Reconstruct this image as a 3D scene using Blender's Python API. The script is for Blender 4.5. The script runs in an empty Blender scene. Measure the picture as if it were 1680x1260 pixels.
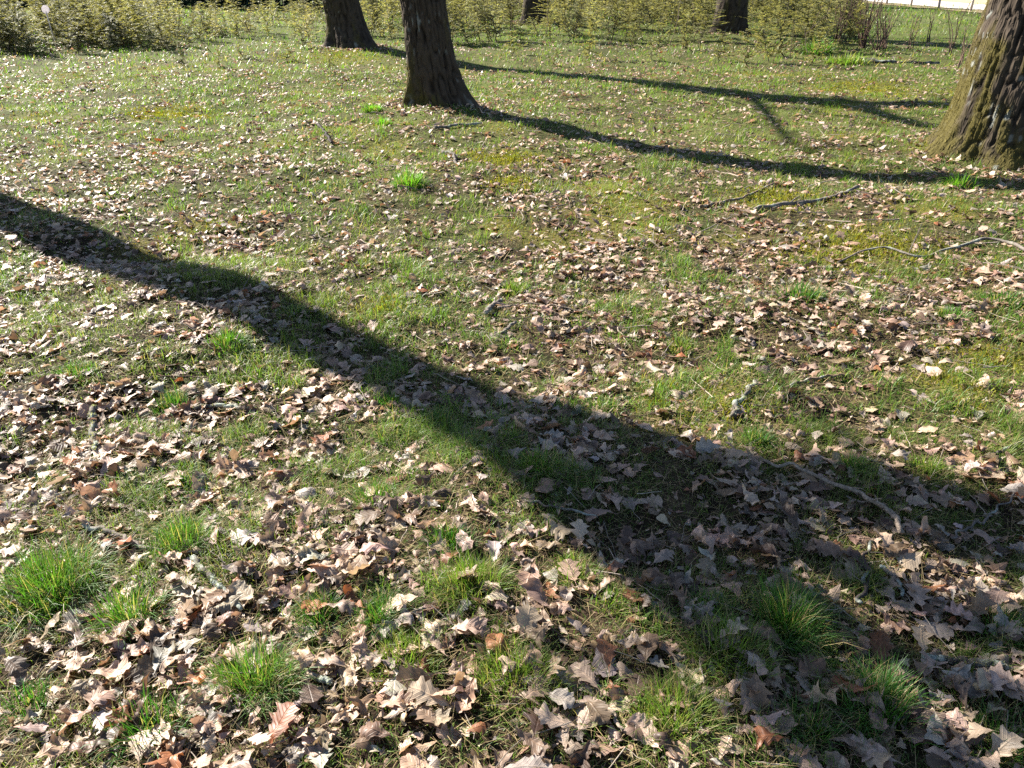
import bpy, math, random
import numpy as np
from mathutils import Matrix, Vector

rng = np.random.default_rng(7)
random.seed(7)
scene = bpy.context.scene
COL = scene.collection

# ------------------------------------------------------------------ camera
CAM_H, PITCH, FPX = 1.6, math.radians(28.0), 1269.0          # focal length in photo pixels (1680 wide)
cam_d = bpy.data.cameras.new("camera")
cam_d.sensor_fit = 'HORIZONTAL'
cam_d.sensor_width = 36.0
cam_d.lens = 36.0 * FPX / 1680.0
cam_d.clip_start = 0.05
cam_d.clip_end = 900.0
cam = bpy.data.objects.new("camera", cam_d)
COL.objects.link(cam)
cam.location = (0, 0, CAM_H)
cam.rotation_euler = (math.pi / 2 - PITCH, 0, 0)
scene.camera = cam

# ------------------------------------------------------------------ sky and sun
SUN_EL = math.radians(32.0)
SHX, SHY = 0.780, -0.626                                     # the way shadows fall on the ground
COT = 1.0 / math.tan(SUN_EL)
world = bpy.data.worlds.new("World")
scene.world = world
world.use_nodes = True
wn = world.node_tree
wn.nodes.clear()
sky = wn.nodes.new('ShaderNodeTexSky')
sky.sky_type = 'NISHITA'
sky.sun_disc = False
sky.air_density = 0.8
sky.dust_density = 0.4
sky.sun_elevation = SUN_EL
sky.sun_rotation = math.atan2(-SHX, -SHY)
bgn = wn.nodes.new('ShaderNodeBackground')
bgn.inputs['Strength'].default_value = 0.05
wout = wn.nodes.new('ShaderNodeOutputWorld')
wn.links.new(sky.outputs[0], bgn.inputs['Color'])
wn.links.new(bgn.outputs[0], wout.inputs['Surface'])

sun_d = bpy.data.lights.new("sun", 'SUN')
sun_d.energy = 5.0
sun_d.angle = math.radians(0.45)
sun_d.color = (1.0, 0.94, 0.84)
sun = bpy.data.objects.new("sun", sun_d)
COL.objects.link(sun)
travel = Vector((SHX * math.cos(SUN_EL), SHY * math.cos(SUN_EL), -math.sin(SUN_EL)))
sun.rotation_euler = travel.to_track_quat('-Z', 'Y').to_euler()
sun.location = (-20, 16, 20)

scene.view_settings.view_transform = 'Standard'
scene.view_settings.look = 'None'
scene.view_settings.gamma = 1.0
scene.view_settings.exposure = 2.15
scene.view_settings.use_curve_mapping = False
scene.render.engine = 'CYCLES'
scene.cycles.max_bounces = 6
scene.cycles.transparent_max_bounces = 4
scene.cycles.use_denoising = False

# ------------------------------------------------------------------ helpers
def G(u, v):
    """photo pixel (1680x1260) -> point on the level ground"""
    x = (u - 840.0) / FPX
    y = (630.0 - v) / FPX
    Y = math.cos(PITCH) + y * math.sin(PITCH)
    Z = -math.sin(PITCH) + y * math.cos(PITCH)
    t = CAM_H / -Z
    return x * t, Y * t

def project(x, y, z=0.0):
    """ground point(s) -> photo pixel and depth"""
    dz = z - CAM_H
    depth = y * math.cos(PITCH) - dz * math.sin(PITCH)
    up = y * math.sin(PITCH) + dz * math.cos(PITCH)
    return 840 + FPX * x / depth, 630 - FPX * up / depth, depth

def shadow_pt(sx, sy, z):
    """point at height z whose shadow falls on (sx, sy)"""
    return (sx - SHX * COT * z, sy - SHY * COT * z, z)

def _hash(ix, iy, iz, seed):
    h = (ix.astype(np.int64) * 374761393 + iy.astype(np.int64) * 668265263 + iz.astype(np.int64) * 2147483647 + seed * 974711) & 0xffffffff
    h = ((h ^ (h >> 13)) * 1274126177) & 0xffffffff
    h = ((h ^ (h >> 16)) * 2246822519) & 0xffffffff
    return ((h ^ (h >> 15)) & 0xffff) / 65535.0

def vnoise(x, y, z=None, seed=0):
    x = np.asarray(x, float); y = np.asarray(y, float)
    z = np.zeros_like(x) if z is None else np.asarray(z, float)
    ix, iy, iz = np.floor(x), np.floor(y), np.floor(z)
    fx, fy, fz = x - ix, y - iy, z - iz
    sx, sy, sz = [f * f * f * (f * (f * 6 - 15) + 10) for f in (fx, fy, fz)]
    r = 0
    for a in (0, 1):
        for b in (0, 1):
            for c in (0, 1):
                w = (sx if a else 1 - sx) * (sy if b else 1 - sy) * (sz if c else 1 - sz)
                r = r + w * _hash(ix + a, iy + b, iz + c, seed)
    return r * 2 - 1

def fbm(x, y, z=None, seed=0, octv=4, gain=0.5):
    s, a, t = 0, 1.0, 0
    for o in range(octv):
        k = 2.03 ** o
        s = s + a * vnoise(np.asarray(x) * k, np.asarray(y) * k, None if z is None else np.asarray(z) * k, seed + o * 17)
        t += a
        a *= gain
    return s / t

def sstep(a, b, x):
    t = np.clip((np.asarray(x, float) - a) / (b - a), 0, 1)
    return t * t * (3 - 2 * t)

def mesh_np(name, verts, faces, color=None, uv=None, smooth=True):
    """fast mesh from arrays; faces (M,k)"""
    me = bpy.data.meshes.new(name)
    verts = np.ascontiguousarray(verts, dtype=np.float32)
    faces = np.ascontiguousarray(faces, dtype=np.int32)
    n, (m, k) = len(verts), faces.shape
    me.vertices.add(n)
    me.vertices.foreach_set('co', verts.ravel())
    me.loops.add(m * k)
    me.loops.foreach_set('vertex_index', faces.ravel())
    me.polygons.add(m)
    me.polygons.foreach_set('loop_start', np.arange(0, m * k, k, dtype=np.int32))
    if smooth:
        me.polygons.foreach_set('use_smooth', np.ones(m, dtype=bool))
    if color is not None:
        at = me.attributes.new('tint', 'FLOAT_COLOR', 'POINT')
        c = np.ones((n, 4), np.float32)
        c[:, :3] = color
        at.data.foreach_set('color', c.ravel())
    if uv is not None:
        at = me.attributes.new('leafuv', 'FLOAT_VECTOR', 'POINT')
        c = np.zeros((n, 3), np.float32)
        c[:, :2] = uv
        at.data.foreach_set('vector', c.ravel())
    me.update(calc_edges=True)
    return me

def obj(name, me, mat, parent=None):
    o = bpy.data.objects.new(name, me)
    COL.objects.link(o)
    if mat is not None and len(me.materials) == 0:
        me.materials.append(mat)
    if parent is not None:
        o.parent = parent
    return o

def tag(o, label=None, cat=None, group=None, kind=None):
    if label: o['label'] = label
    if cat: o['category'] = cat
    if group: o['group'] = group
    if kind: o['kind'] = kind
    return o

def thing(name, label, cat, loc=(0, 0, 0), group=None):
    o = bpy.data.objects.new(name, None)
    o.empty_display_size = 0.1
    COL.objects.link(o)
    o.location = loc
    return tag(o, label, cat, group)

class Geo:
    """collects quads with vertex colours"""
    def __init__(self):
        self.v, self.f, self.c, self.n = [], [], [], 0
    def add(self, v, f, c):
        v = np.asarray(v, float)
        self.v.append(v)
        self.f.append(np.asarray(f, int) + self.n)
        c = np.asarray(c, float)
        self.c.append(np.broadcast_to(c, (len(v), 3)))
        self.n += len(v)
    def mesh(self, name):
        return mesh_np(name, np.concatenate(self.v), np.concatenate(self.f), np.concatenate(self.c))

def tube(pts, rad, sides=8, rough=0.0, seed=0, cap=True):
    """tapered tube along a polyline; returns verts and quads"""
    pts = np.asarray(pts, float)
    rad = np.asarray(rad, float)
    n = len(pts)
    tan = np.gradient(pts, axis=0)
    tan /= np.linalg.norm(tan, axis=1)[:, None] + 1e-9
    ref = np.array([0.0, 0, 1]) if abs(tan[:, 2]).mean() < 0.8 else np.array([1.0, 0, 0])
    a = np.cross(tan, ref); a /= np.linalg.norm(a, axis=1)[:, None] + 1e-9
    b = np.cross(tan, a)
    th = np.linspace(0, 2 * math.pi, sides, endpoint=False)
    rr = rad[:, None] * np.ones((n, sides))
    if rough:
        rr = rr * (1 + rough * vnoise(np.arange(n)[:, None] * 0.9 + 0 * th, th[None] * 1.3 + np.zeros((n, 1)), None, seed))
    v = pts[:, None] + rr[..., None] * (np.cos(th)[None, :, None] * a[:, None] + np.sin(th)[None, :, None] * b[:, None])
    i = np.arange(n - 1)[:, None] * sides
    j = np.arange(sides)[None]
    f = np.stack([i + j, i + (j + 1) % sides, i + sides + (j + 1) % sides, i + sides + j], -1).reshape(-1, 4)
    v = v.reshape(-1, 3)
    if cap:
        v = np.concatenate([v, pts[:1], pts[-1:]])
        k = n * sides
        e0 = [[(q + 1) % sides, q, k, k] for q in range(0, sides)]
        e1 = [[k - sides + q, k - sides + (q + 1) % sides, k + 1, k + 1] for q in range(0, sides)]
        # pair the end-cap triangles into quads
        f0 = [[(q + 2) % sides, (q + 1) % sides, q, k] for q in range(0, sides, 2)]
        f1 = [[k - sides + q, k - sides + (q + 1) % sides, k - sides + (q + 2) % sides, k + 1] for q in range(0, sides, 2)]
        f = np.concatenate([f, np.array(f0), np.array(f1)])
    return v, f

def smooth_path(pts, n):
    """Catmull-Rom through the points"""
    p = np.asarray(pts, float)
    p = np.concatenate([[2 * p[0] - p[1]], p, [2 * p[-1] - p[-2]]])
    m = len(p) - 3
    t = np.linspace(0, m - 1e-6, n)
    k = t.astype(int)
    u = (t - k)[:, None]
    a, b, c, d = p[k], p[k + 1], p[k + 2], p[k + 3]
    return 0.5 * (2 * b + (c - a) * u + (2 * a - 5 * b + 4 * c - d) * u ** 2 + (3 * b - a - 3 * c + d) * u ** 3)

# ------------------------------------------------------------------ materials
def new_mat(name):
    m = bpy.data.materials.new(name)
    m.use_nodes = True
    nt = m.node_tree
    nt.nodes.clear()
    return m, nt, nt.nodes, nt.links

def mixrgb(nt, mode, fac, a, b):
    n = nt.nodes.new('ShaderNodeMix')
    n.data_type = 'RGBA'
    n.blend_type = mode
    for sock, val in ((n.inputs[0], fac), (n.inputs[6], a), (n.inputs[7], b)):
        if hasattr(val, 'links'):
            nt.links.new(val, sock)
        elif isinstance(val, (tuple, list)):
            sock.default_value = tuple(val) + (1,) if len(val) == 3 else val
        else:
            sock.default_value = val
    return n.outputs[2]

def colour_source(nt, per_object):
    if per_object:
        return nt.nodes.new('ShaderNodeObjectInfo').outputs['Color']
    a = nt.nodes.new('ShaderNodeAttribute')
    a.attribute_name = 'tint'
    return a.outputs['Color']

def thin_mat(name, per_object=False, vary=0.0, trans=0.35, tgain=(1.3, 1.3, 0.8), rough=0.55, spec=0.3, veins=False, noise=0.0):
    """a thin leaf: reflects and lets light through"""
    m, nt, N, L = new_mat(name)
    col = colour_source(nt, per_object)
    p = N.new('ShaderNodeBsdfPrincipled')
    if vary:
        oi = N.new('ShaderNodeObjectInfo')
        vr_ = N.new('ShaderNodeMapRange')
        vr_.inputs[3].default_value = 1 - vary; vr_.inputs[4].default_value = 1 + vary * 0.7
        L.new(oi.outputs['Random'], vr_.inputs[0])
        cv = N.new('ShaderNodeCombineColor')
        for i in range(3): L.new(vr_.outputs[0], cv.inputs[i])
        col = mixrgb(nt, 'MULTIPLY', 1.0, col, cv.outputs[0])
    if noise:
        geo = N.new('ShaderNodeNewGeometry')
        tx = N.new('ShaderNodeTexNoise')
        tx.inputs['Scale'].default_value = 55.0
        tx.inputs['Detail'].default_value = 4.0
        L.new(geo.outputs['Position'], tx.inputs['Vector'])
        rp = N.new('ShaderNodeMapRange')
        rp.inputs[1].default_value = 0.3; rp.inputs[2].default_value = 0.7
        rp.inputs[3].default_value = 1.0 - noise; rp.inputs[4].default_value = 1.0 + noise * 0.6
        L.new(tx.outputs[0], rp.inputs[0])
        cc = N.new('ShaderNodeCombineColor')
        for i in range(3): L.new(rp.outputs[0], cc.inputs[i])
        col = mixrgb(nt, 'MULTIPLY', 1.0, col, cc.outputs[0])
    if veins:
        at = N.new('ShaderNodeAttribute'); at.attribute_name = 'leafuv'
        sp = N.new('ShaderNodeSeparateXYZ'); L.new(at.outputs['Vector'], sp.inputs[0])
        ab = N.new('ShaderNodeMath'); ab.operation = 'ABSOLUTE'; L.new(sp.outputs[1], ab.inputs[0])
        # midrib
        mr = N.new('ShaderNodeMapRange'); mr.inputs[1].default_value = 0.008; mr.inputs[2].default_value = 0.03
        mr.inputs[3].default_value = 1.0; mr.inputs[4].default_value = 0.0
        L.new(ab.outputs[0], mr.inputs[0])
        # side veins run forward from the midrib
        ma = N.new('ShaderNodeMath'); ma.operation = 'MULTIPLY_ADD'
        L.new(ab.outputs[0], ma.inputs[0]); ma.inputs[1].default_value = -0.9; L.new(sp.outputs[0], ma.inputs[2])
        mb = N.new('ShaderNodeMath'); mb.operation = 'MULTIPLY'; L.new(ma.outputs[0], mb.inputs[0]); mb.inputs[1].default_value = 9.0
        fr = N.new('ShaderNodeMath'); fr.operation = 'PINGPONG'; L.new(mb.outputs[0], fr.inputs[0]); fr.inputs[1].default_value = 0.5
        vr = N.new('ShaderNodeMapRange'); vr.inputs[1].default_value = 0.02; vr.inputs[2].default_value = 0.13
        vr.inputs[3].default_value = 0.8; vr.inputs[4].default_value = 0.0
        L.new(fr.outputs[0], vr.inputs[0])
        mx = N.new('ShaderNodeMath'); mx.operation = 'MAXIMUM'
        L.new(mr.outputs[0], mx.inputs[0]); L.new(vr.outputs[0], mx.inputs[1])
        mf = N.new('ShaderNodeMath'); mf.operation = 'MULTIPLY'; L.new(mx.outputs[0], mf.inputs[0]); mf.inputs[1].default_value = 0.35
        lighter = mixrgb(nt, 'MULTIPLY', 1.0, col, (1.5, 1.4, 1.25))
        col = mixrgb(nt, 'MIX', mf.outputs[0], col, lighter)
        bp = N.new('ShaderNodeBump'); bp.inputs['Strength'].default_value = 0.5; bp.inputs['Distance'].default_value = 0.002
        L.new(mx.outputs[0], bp.inputs['Height'])
        L.new(bp.outputs[0], p.inputs['Normal'])
    L.new(col, p.inputs['Base Color'])
    p.inputs['Roughness'].default_value = rough
    p.inputs['Specular IOR Level'].default_value = spec
    t = N.new('ShaderNodeBsdfTranslucent')
    L.new(mixrgb(nt, 'MULTIPLY', 1.0, col, tgain), t.inputs['Color'])
    mxs = N.new('ShaderNodeMixShader')
    mxs.inputs[0].default_value = trans
    L.new(p.outputs[0], mxs.inputs[1]); L.new(t.outputs[0], mxs.inputs[2])
    o = N.new('ShaderNodeOutputMaterial')
    L.new(mxs.outputs[0], o.inputs['Surface'])
    return m

def solid_mat(name, rough=0.85, bump=0.0, bscale=60.0, per_object=False, noise=0.25, spec=0.2, grain=False):
    m, nt, N, L = new_mat(name)
    col = colour_source(nt, per_object)
    p = N.new('ShaderNodeBsdfPrincipled')
    geo = N.new('ShaderNodeNewGeometry')
    tx = N.new('ShaderNodeTexNoise')
    tx.inputs['Scale'].default_value = bscale
    tx.inputs['Detail'].default_value = 6.0
    if grain:
        mp = N.new('ShaderNodeMapping')
        mp.inputs['Scale'].default_value = (1.0, 1.0, 0.22)
        L.new(geo.outputs['Position'], mp.inputs['Vector'])
        L.new(mp.outputs[0], tx.inputs['Vector'])
        tx.noise_type = 'RIDGED_MULTIFRACTAL'
    else:
        L.new(geo.outputs['Position'], tx.inputs['Vector'])
    rp = N.new('ShaderNodeMapRange')
    rp.inputs[1].default_value = 0.3; rp.inputs[2].default_value = 0.7
    rp.inputs[3].default_value = 1.0 - noise; rp.inputs[4].default_value = 1.0 + noise
    L.new(tx.outputs[0], rp.inputs[0])
    cc = N.new('ShaderNodeCombineColor')
    for i in range(3): L.new(rp.outputs[0], cc.inputs[i])
    L.new(mixrgb(nt, 'MULTIPLY', 1.0, col, cc.outputs[0]), p.inputs['Base Color'])
    p.inputs['Roughness'].default_value = rough
    p.inputs['Specular IOR Level'].default_value = spec
    if bump:
        bp = N.new('ShaderNodeBump'); bp.inputs['Strength'].default_value = 0.8; bp.inputs['Distance'].default_value = bump
        L.new(tx.outputs[0], bp.inputs['Height']); L.new(bp.outputs[0], p.inputs['Normal'])
    o = N.new('ShaderNodeOutputMaterial')
    L.new(p.outputs[0], o.inputs['Surface'])
    return m

M = {
    'ground': solid_mat('soil', 0.95, 0.02, 45.0, noise=0.45, spec=0.05),
    'leaf': thin_mat('dry_oak_leaf', True, 0.0, 0.24, (1.2, 1.0, 0.75), 0.5, 0.35, True, 0.28),
    'litter': thin_mat('dry_leaf_litter', False, 0.0, 0.24, (1.2, 1.0, 0.75), 0.5, 0.35, True, 0.28),
    'grass': thin_mat('grass_blade', False, 0.0, 0.42, (1.32, 1.55, 0.65), 0.48, 0.32),
    'straw': thin_mat('dead_grass', False, 0.0, 0.25, (1.2, 1.1, 0.8), 0.7, 0.15),
    'moss': thin_mat('moss', False, 0.0, 0.35, (1.5, 1.4, 0.5), 0.8, 0.1),
    'frond': thin_mat('sapling_frond', False, 0.3, 0.45, (1.5, 1.4, 0.7), 0.6, 0.2),
    'needle': thin_mat('conifer_needle', False, 0.0, 0.12, (1.0, 1.1, 0.7), 0.7, 0.15),
    'bark': solid_mat('oak_bark', 0.95, 0.03, 38.0, noise=0.4, spec=0.1, grain=True),
    'stick': solid_mat('dead_stick', 0.9, 0.004, 120.0, noise=0.4, spec=0.12),
    'gravel': solid_mat('pale_gravel', 0.95, 0.01, 20.0, noise=0.15, spec=0.1),
    'field': solid_mat('dry_field', 0.95, 0.03, 4.0, noise=0.3, spec=0.1),
    'post': solid_mat('weathered_post', 0.9, 0.004, 40.0, noise=0.3, spec=0.1),
    'wire': solid_mat('fence_wire', 0.5, 0.0, 40.0, noise=0.1, spec=0.5),
    'plastic': thin_mat('white_plastic', False, 0.0, 0.5, (1.05, 1.05, 1.05), 0.4, 0.4),
}

# ------------------------------------------------------------------ terrain
TREES_XY = [(-0.9, 10.45), (-3.65, 19.4), (4.86, 7.85), (6.15, 24.2), (0.75, 30.0), (-7.4, 8.55)]

def H(x, y):
    x = np.asarray(x, float); y = np.asarray(y, float)
    d = np.hypot(x, y)
    near = 1 - sstep(12, 60, d)
    h = 0.05 * vnoise(x * 0.55, y * 0.55, None, 3) + 0.028 * vnoise(x * 2.1, y * 2.1, None, 5) * near + 0.012 * vnoise(x * 6, y * 6, None, 9) * near
    for tx, ty in TREES_XY:
        h = h + 0.10 * np.exp(-((x - tx) ** 2 + (y - ty) ** 2) / 1.1)
    return h * (0.35 + 0.65 * near)

def spaced(lo, hi, fine, centre, n):
    # odd function spacing: fine near the centre, coarse far out
    def k_for(L):
        a = 1e-3
        for _ in range(200):
            if fine * math.sinh(a * n) / a < L: a *= 1.03
            else: break
        return a
    ap, an = k_for(hi - centre), k_for(centre - lo)
    i = np.arange(0, n + 1)
    pos = centre + fine * np.sinh(ap * i) / ap
    neg = centre - fine * np.sinh(an * i) / an
    return np.concatenate([neg[:0:-1], pos])

gx = spaced(-300, 300, 0.034, 0.2, 145)
gy_f = spaced(-300, 420, 0.034, 2.4, 175)
gy = gy_f[gy_f > -6.0]
XX, YY = np.meshgrid(gx, gy)
ZZ = H(XX, YY)
nx, ny = len(gx), len(gy)
gi = np.arange(ny - 1)[:, None] * nx + np.arange(nx - 1)[None]
gf = np.stack([gi, gi + 1, gi + 1 + nx, gi + nx], -1).reshape(-1, 4)

def grassiness(x, y):
    """0 leaf litter .. 1 grass"""
    x = np.asarray(x, float); y = np.asarray(y, float)
    n = fbm(x * 2.1 + 3.1, y * 2.1 + 8.2, None, 21, 4, 0.75)
    n2 = vnoise(x * 0.42, y * 0.42, None, 33)
    b = 0.02 + 0.10 * sstep(3.0, 8.0, y) + 0.08 * n2
    n = n + 0.35 * vnoise(x * 13, y * 13, None, 35)
    for (px, py, r, w) in BIAS:
        b = b + 0.9 * w * np.exp(-(((x - px) ** 2 + (y - py) ** 2) / r ** 2))
    return sstep(-0.30, 0.36, n + b)

# drifts of leaves (negative) and grassy places (positive) seen in the photo
BIAS = [G(u, v) + (r, w) for (u, v, r, w) in (
    (1350, 880, .28, -.35), (1560, 930, .30, -.5), (1400, 1040, .25, -.4), (1560, 1150, .3, -.4), (1180, 770, .3, -.3), (1330, 1190, .2, -.4), (1000, 1060, .16, -.4),
    (930, 930, .15, -.3), (420, 960, .22, -.4), (120, 1090, .3, -.4), (300, 1180, .3, -.35), (520, 900, .2, -.35), (480, 720, .35, -.35), (820, 760, .2, -.3), (70, 760, .4, -.3),
    (1430, 560, .6, -.35), (1180, 520, .5, -.3), (1580, 560, .5, -.35), (1350, 480, .5, -.25), (980, 600, .4, -.3), (260, 560, .4, -.3), (240, 400, .7, -.3), (1600, 800, .4, -.3), (60, 290, 1.0, -.4),
    (1100, 400, .8, -.25), (720, 1040, .15, -.3), (1130, 920, .2, -.35),
    (860, 1140, .2, .1), (1190, 1070, .2, .15), (470, 1060, .2, .1), (780, 960, .2, .15), (1060, 1160, .3, -.45), (760, 1130, .25, -.35), (960, 980, .25, -.3), (600, 1200, .3, -.35), (1230, 1230, .2, -.35), (640, 880, .3, -.3), (100, 930, .2, .3), (330, 640, .4, .25), (640, 720, .3, .3), (1500, 690, .3, .2), (1650, 600, .4, .2), (600, 420, .6, .2), (830, 460, .5, .2))]

def mossiness(x, y):
    n = fbm(np.asarray(x) * 0.9 + 11, np.asarray(y) * 0.9 - 5, None, 51, 3)
    m = 0.7 * sstep(0.40, 0.65, n) * sstep(3.0, 6.0, np.asarray(y))
    for (u, v, r) in MOSS_SPOTS:
        px, py = G(u, v)
        m = np.maximum(m, np.exp(-(((x - px) / r) ** 2 + ((y - py) / (r * 1.2)) ** 2) * 1.4))
    return m
MOSS_SPOTS = [(1430, 412, 0.42), (1385, 425, 0.3), (630, 492, 0.16), (1135, 660, 0.22), (1275, 322, 0.3), (620, 505, 0.12), (1180, 655, 0.15), (830, 770, 0.08),
              (1420, 145, 0.8), (285, 185, 0.5), (830, 262, 0.3), (845, 300, 0.2), (560, 95, 1.0), (1580, 640, 0.2), (1640, 590, 0.2)]

gness = grassiness(XX, YY)
soil = np.array([0.026, 0.018, 0.012]); greenish = np.array([0.034, 0.040, 0.013]); mossy = np.array([0.14, 0.138, 0.028]); tan = np.array([0.10, 0.07, 0.042])
speck = sstep(0.1, 0.5, fbm(XX * 9, YY * 9, None, 77, 3))[..., None]
far = sstep(12, 30, YY)[..., None]
gc = soil * (1 - gness[..., None]) + greenish * gness[..., None]
gc = gc * (1 - 0.5 * speck) + tan * 0.5 * speck * (1 - 0.4 * gness[..., None])
turf = (sstep(4.5, 9.0, YY) * (0.45 + 0.55 * gness))[..., None]
gc = gc * (1 - 0.75 * turf) + np.array([0.098, 0.112, 0.032]) * (0.8 + 0.5 * fbm(XX * 3, YY * 3, None, 95, 3)[..., None]) * 0.75 * turf
mm_ = mossiness(XX, YY)[..., None] * 0.75 * (1 - sstep(18, 26, YY)[..., None])
gc = gc * (1 - mm_) + mossy * mm_
farc = np.array([0.095, 0.108, 0.038]) * (0.75 + 0.5 * fbm(XX * 0.5, YY * 0.5, None, 91, 3)[..., None])
gc = gc * (1 - far) + farc * far
ground = obj('ground', mesh_np('ground', np.stack([XX, YY, ZZ], -1).reshape(-1, 3), gf, gc.reshape(-1, 3)), M['ground'])
tag(ground, kind='structure')

# pale gravel road beyond the fence, running away from the camera, and the dry field beyond it
def strip(name, x0, x1, y0, y1, z, c, mat, n=60, m=12):
    xs = np.linspace(0, 1, m); ys = np.linspace(y0, y1, n)
    A, B = np.meshgrid(xs, ys)
    bend = 0.010 * (B - 38)
    X = x0 + bend + (x1 - x0) * A
    Z = H(X, B) + z
    i = np.arange(n - 1)[:, None] * m + np.arange(m - 1)[None]
    f = np.stack([i, i + 1, i + 1 + m, i + m], -1).reshape(-1, 4)
    cc = np.array(c) * (1 + 0.12 * fbm(X * 0.7, B * 0.7, None, 14, 3)[..., None])
    return tag(obj(name, mesh_np(name, np.stack([X, B, Z], -1).reshape(-1, 3), f, cc.reshape(-1, 3)), mat), kind='structure')
strip('gravel_road', 21.9, 26.2, 12, 140, 0.05, (0.48, 0.43, 0.37), M['gravel'], 160, 14)
strip('verge', 20.7, 21.9, 12, 140, 0.03, (0.17, 0.135, 0.075), M['field'], 160, 8)
strip('field', 26.2, 150, 12, 260, 0.06, (0.36, 0.30, 0.17), M['field'], 120, 60)

# ------------------------------------------------------------------ trees (leafless oaks)
BARK_D = np.array([0.018, 0.014, 0.011]); BARK_L = np.array([0.085, 0.066, 0.050]); MOSS_C = np.array([0.076, 0.064, 0.020]); LICH = np.array([0.30, 0.31, 0.28])

def trunk_geo(path, r0, r1, flare, roots, seed, rows=150, cols=120, moss=0.6, ridge=0.026, flare_h=0.28):
    """bark-covered trunk; path goes from just under the ground to the top"""
    ztop = path[-1][2]
    zz = np.concatenate([np.linspace(-0.12, 2.0, int(rows * 0.68)), np.linspace(2.0, ztop, rows - int(rows * 0.68) + 1)[1:]])
    P = np.asarray(path, float)
    sp = smooth_path(P, 300)
    cx = np.interp(zz, sp[:, 2], sp[:, 0]); cy = np.interp(zz, sp[:, 2], sp[:, 1])
    cx[zz < 0] = P[0][0]; cy[zz < 0] = P[0][1]
    th = np.linspace(0, 2 * math.pi, cols, endpoint=False)
    T, Z = np.meshgrid(th, zz)
    R = r0 + (r1 - r0) * np.clip(Z / ztop, 0, 1) ** 0.8
    lob = np.zeros_like(T)
    for a, s, w in roots:
        dlt = np.angle(np.exp(1j * (T - a)))
        lob = np.maximum(lob, s * np.exp(-(dlt / w) ** 2))
    fl = np.exp(-np.clip(Z, 0, 9) / flare_h)
    R = R * (1 + flare * fl * (0.30 + 0.95 * lob) + 0.10 * lob * np.exp(-np.clip(Z, 0, 9) / 0.9))
    # bark plates: ridged noise stretched along the trunk (periodic by wrapping on a circle)
    k = r0 * 9.0
    cxn, cyn = np.cos(T) * k, np.sin(T) * k
    wob = 0.5 * vnoise(cxn * 0.6, cyn * 0.6, Z * 1.3, seed + 3)
    rd = np.clip(np.abs(vnoise(cxn * 2.3 + wob, cyn * 2.3 + wob, Z * 3.6, seed)) * 4.5, 0, 1) * 2 - 1
    rd2 = np.clip(np.abs(vnoise(cxn * 3.4, cyn * 3.4, Z * 7.0, seed + 5)) * 4, 0, 1) * 2 - 1
    lump = fbm(cxn * 0.5, cyn * 0.5, Z * 2.0, seed + 8, 3)
    knob = vnoise(cxn * 3.2 + 7, cyn * 3.2, Z * 16.0, seed + 41) + 0.6 * vnoise(cxn * 6 + 7, cyn * 6, Z * 26.0, seed + 43)
    R = R + ridge * (0.45 * rd + 0.25 * rd2 + 0.22 * knob) + 0.05 * r0 * lump
    X = cx[:, None] + R * np.cos(T); Y = cy[:, None] + R * np.sin(T)
    tone = np.clip(0.45 + 0.5 * (0.7 * rd + 0.4 * rd2 + 0.3 * knob), 0, 1)[..., None]
    c = BARK_D * (1 - tone) + BARK_L * tone
    side = 0.5 + 0.5 * np.cos(T - math.radians(185))                 # moss likes the left side and the foot
    mk = moss * (0.25 + 0.75 * side) * (0.35 + 0.65 * np.exp(-np.clip(Z, 0, 9) / 0.8)) + 0.75 * fbm(cxn * 0.9, cyn * 0.9, Z * 2.2, seed + 11, 4) + 0.12 * rd
    mk = sstep(0.36, 0.80, mk)[..., None]
    c = c * (1 - mk) + MOSS_C * (0.6 + 0.8 * tone) * mk
    lk = sstep(0.60, 0.75, vnoise(cxn * 3.4 + 40, cyn * 3.4, Z * 12.0, seed + 19))[..., None] * sstep(0.15, 0.6, fbm(cxn * .4, cyn * .4, Z * 1.1, seed + 29, 2) + 0.25)[..., None]
    c = c * (1 - 0.8 * lk) + LICH * 0.8 * lk
    V = np.stack([X, Y, Z], -1)
    i = np.arange(len(zz) - 1)[:, None] * cols; j = np.arange(cols)[None]
    f = np.stack([i + j, i + (j + 1) % cols, i + cols + (j + 1) % cols, i + cols + j], -1).reshape(-1, 4)
    return V, f, c, mk[..., 0]

def branch(g, p0, d, length, r, depth, r_):
    n = max(4, int(5 + length * 1.3))
    pts = [np.array(p0, float)]
    d = np.array(d, float); d /= np.linalg.norm(d)
    for i in range(n - 1):
        d = d + r_.normal(0, 0.16, 3) + np.array([0, 0, 0.05])
        d /= np.linalg.norm(d)
        pts.append(pts[-1] + d * length / (n - 1))
    rad = r * (1 - 0.78 * np.linspace(0, 1, n))
    v, f = tube(pts, rad, 7 if depth == 0 else (5 if depth == 1 else 3), 0.15, int(r_.integers(1000)), cap=False)
    g.add(v, f, BARK_L * r_.uniform(0.45, 0.8))
    if depth < 2:
        for q in range(int(r_.integers(3, 6))):
            k = int(r_.integers(1, n))
            dd = d + r_.normal(0, 0.75, 3)
            branch(g, pts[k], dd, length * r_.uniform(0.35, 0.6), rad[k] * r_.uniform(0.4, 0.65), depth + 1, r_)

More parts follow.
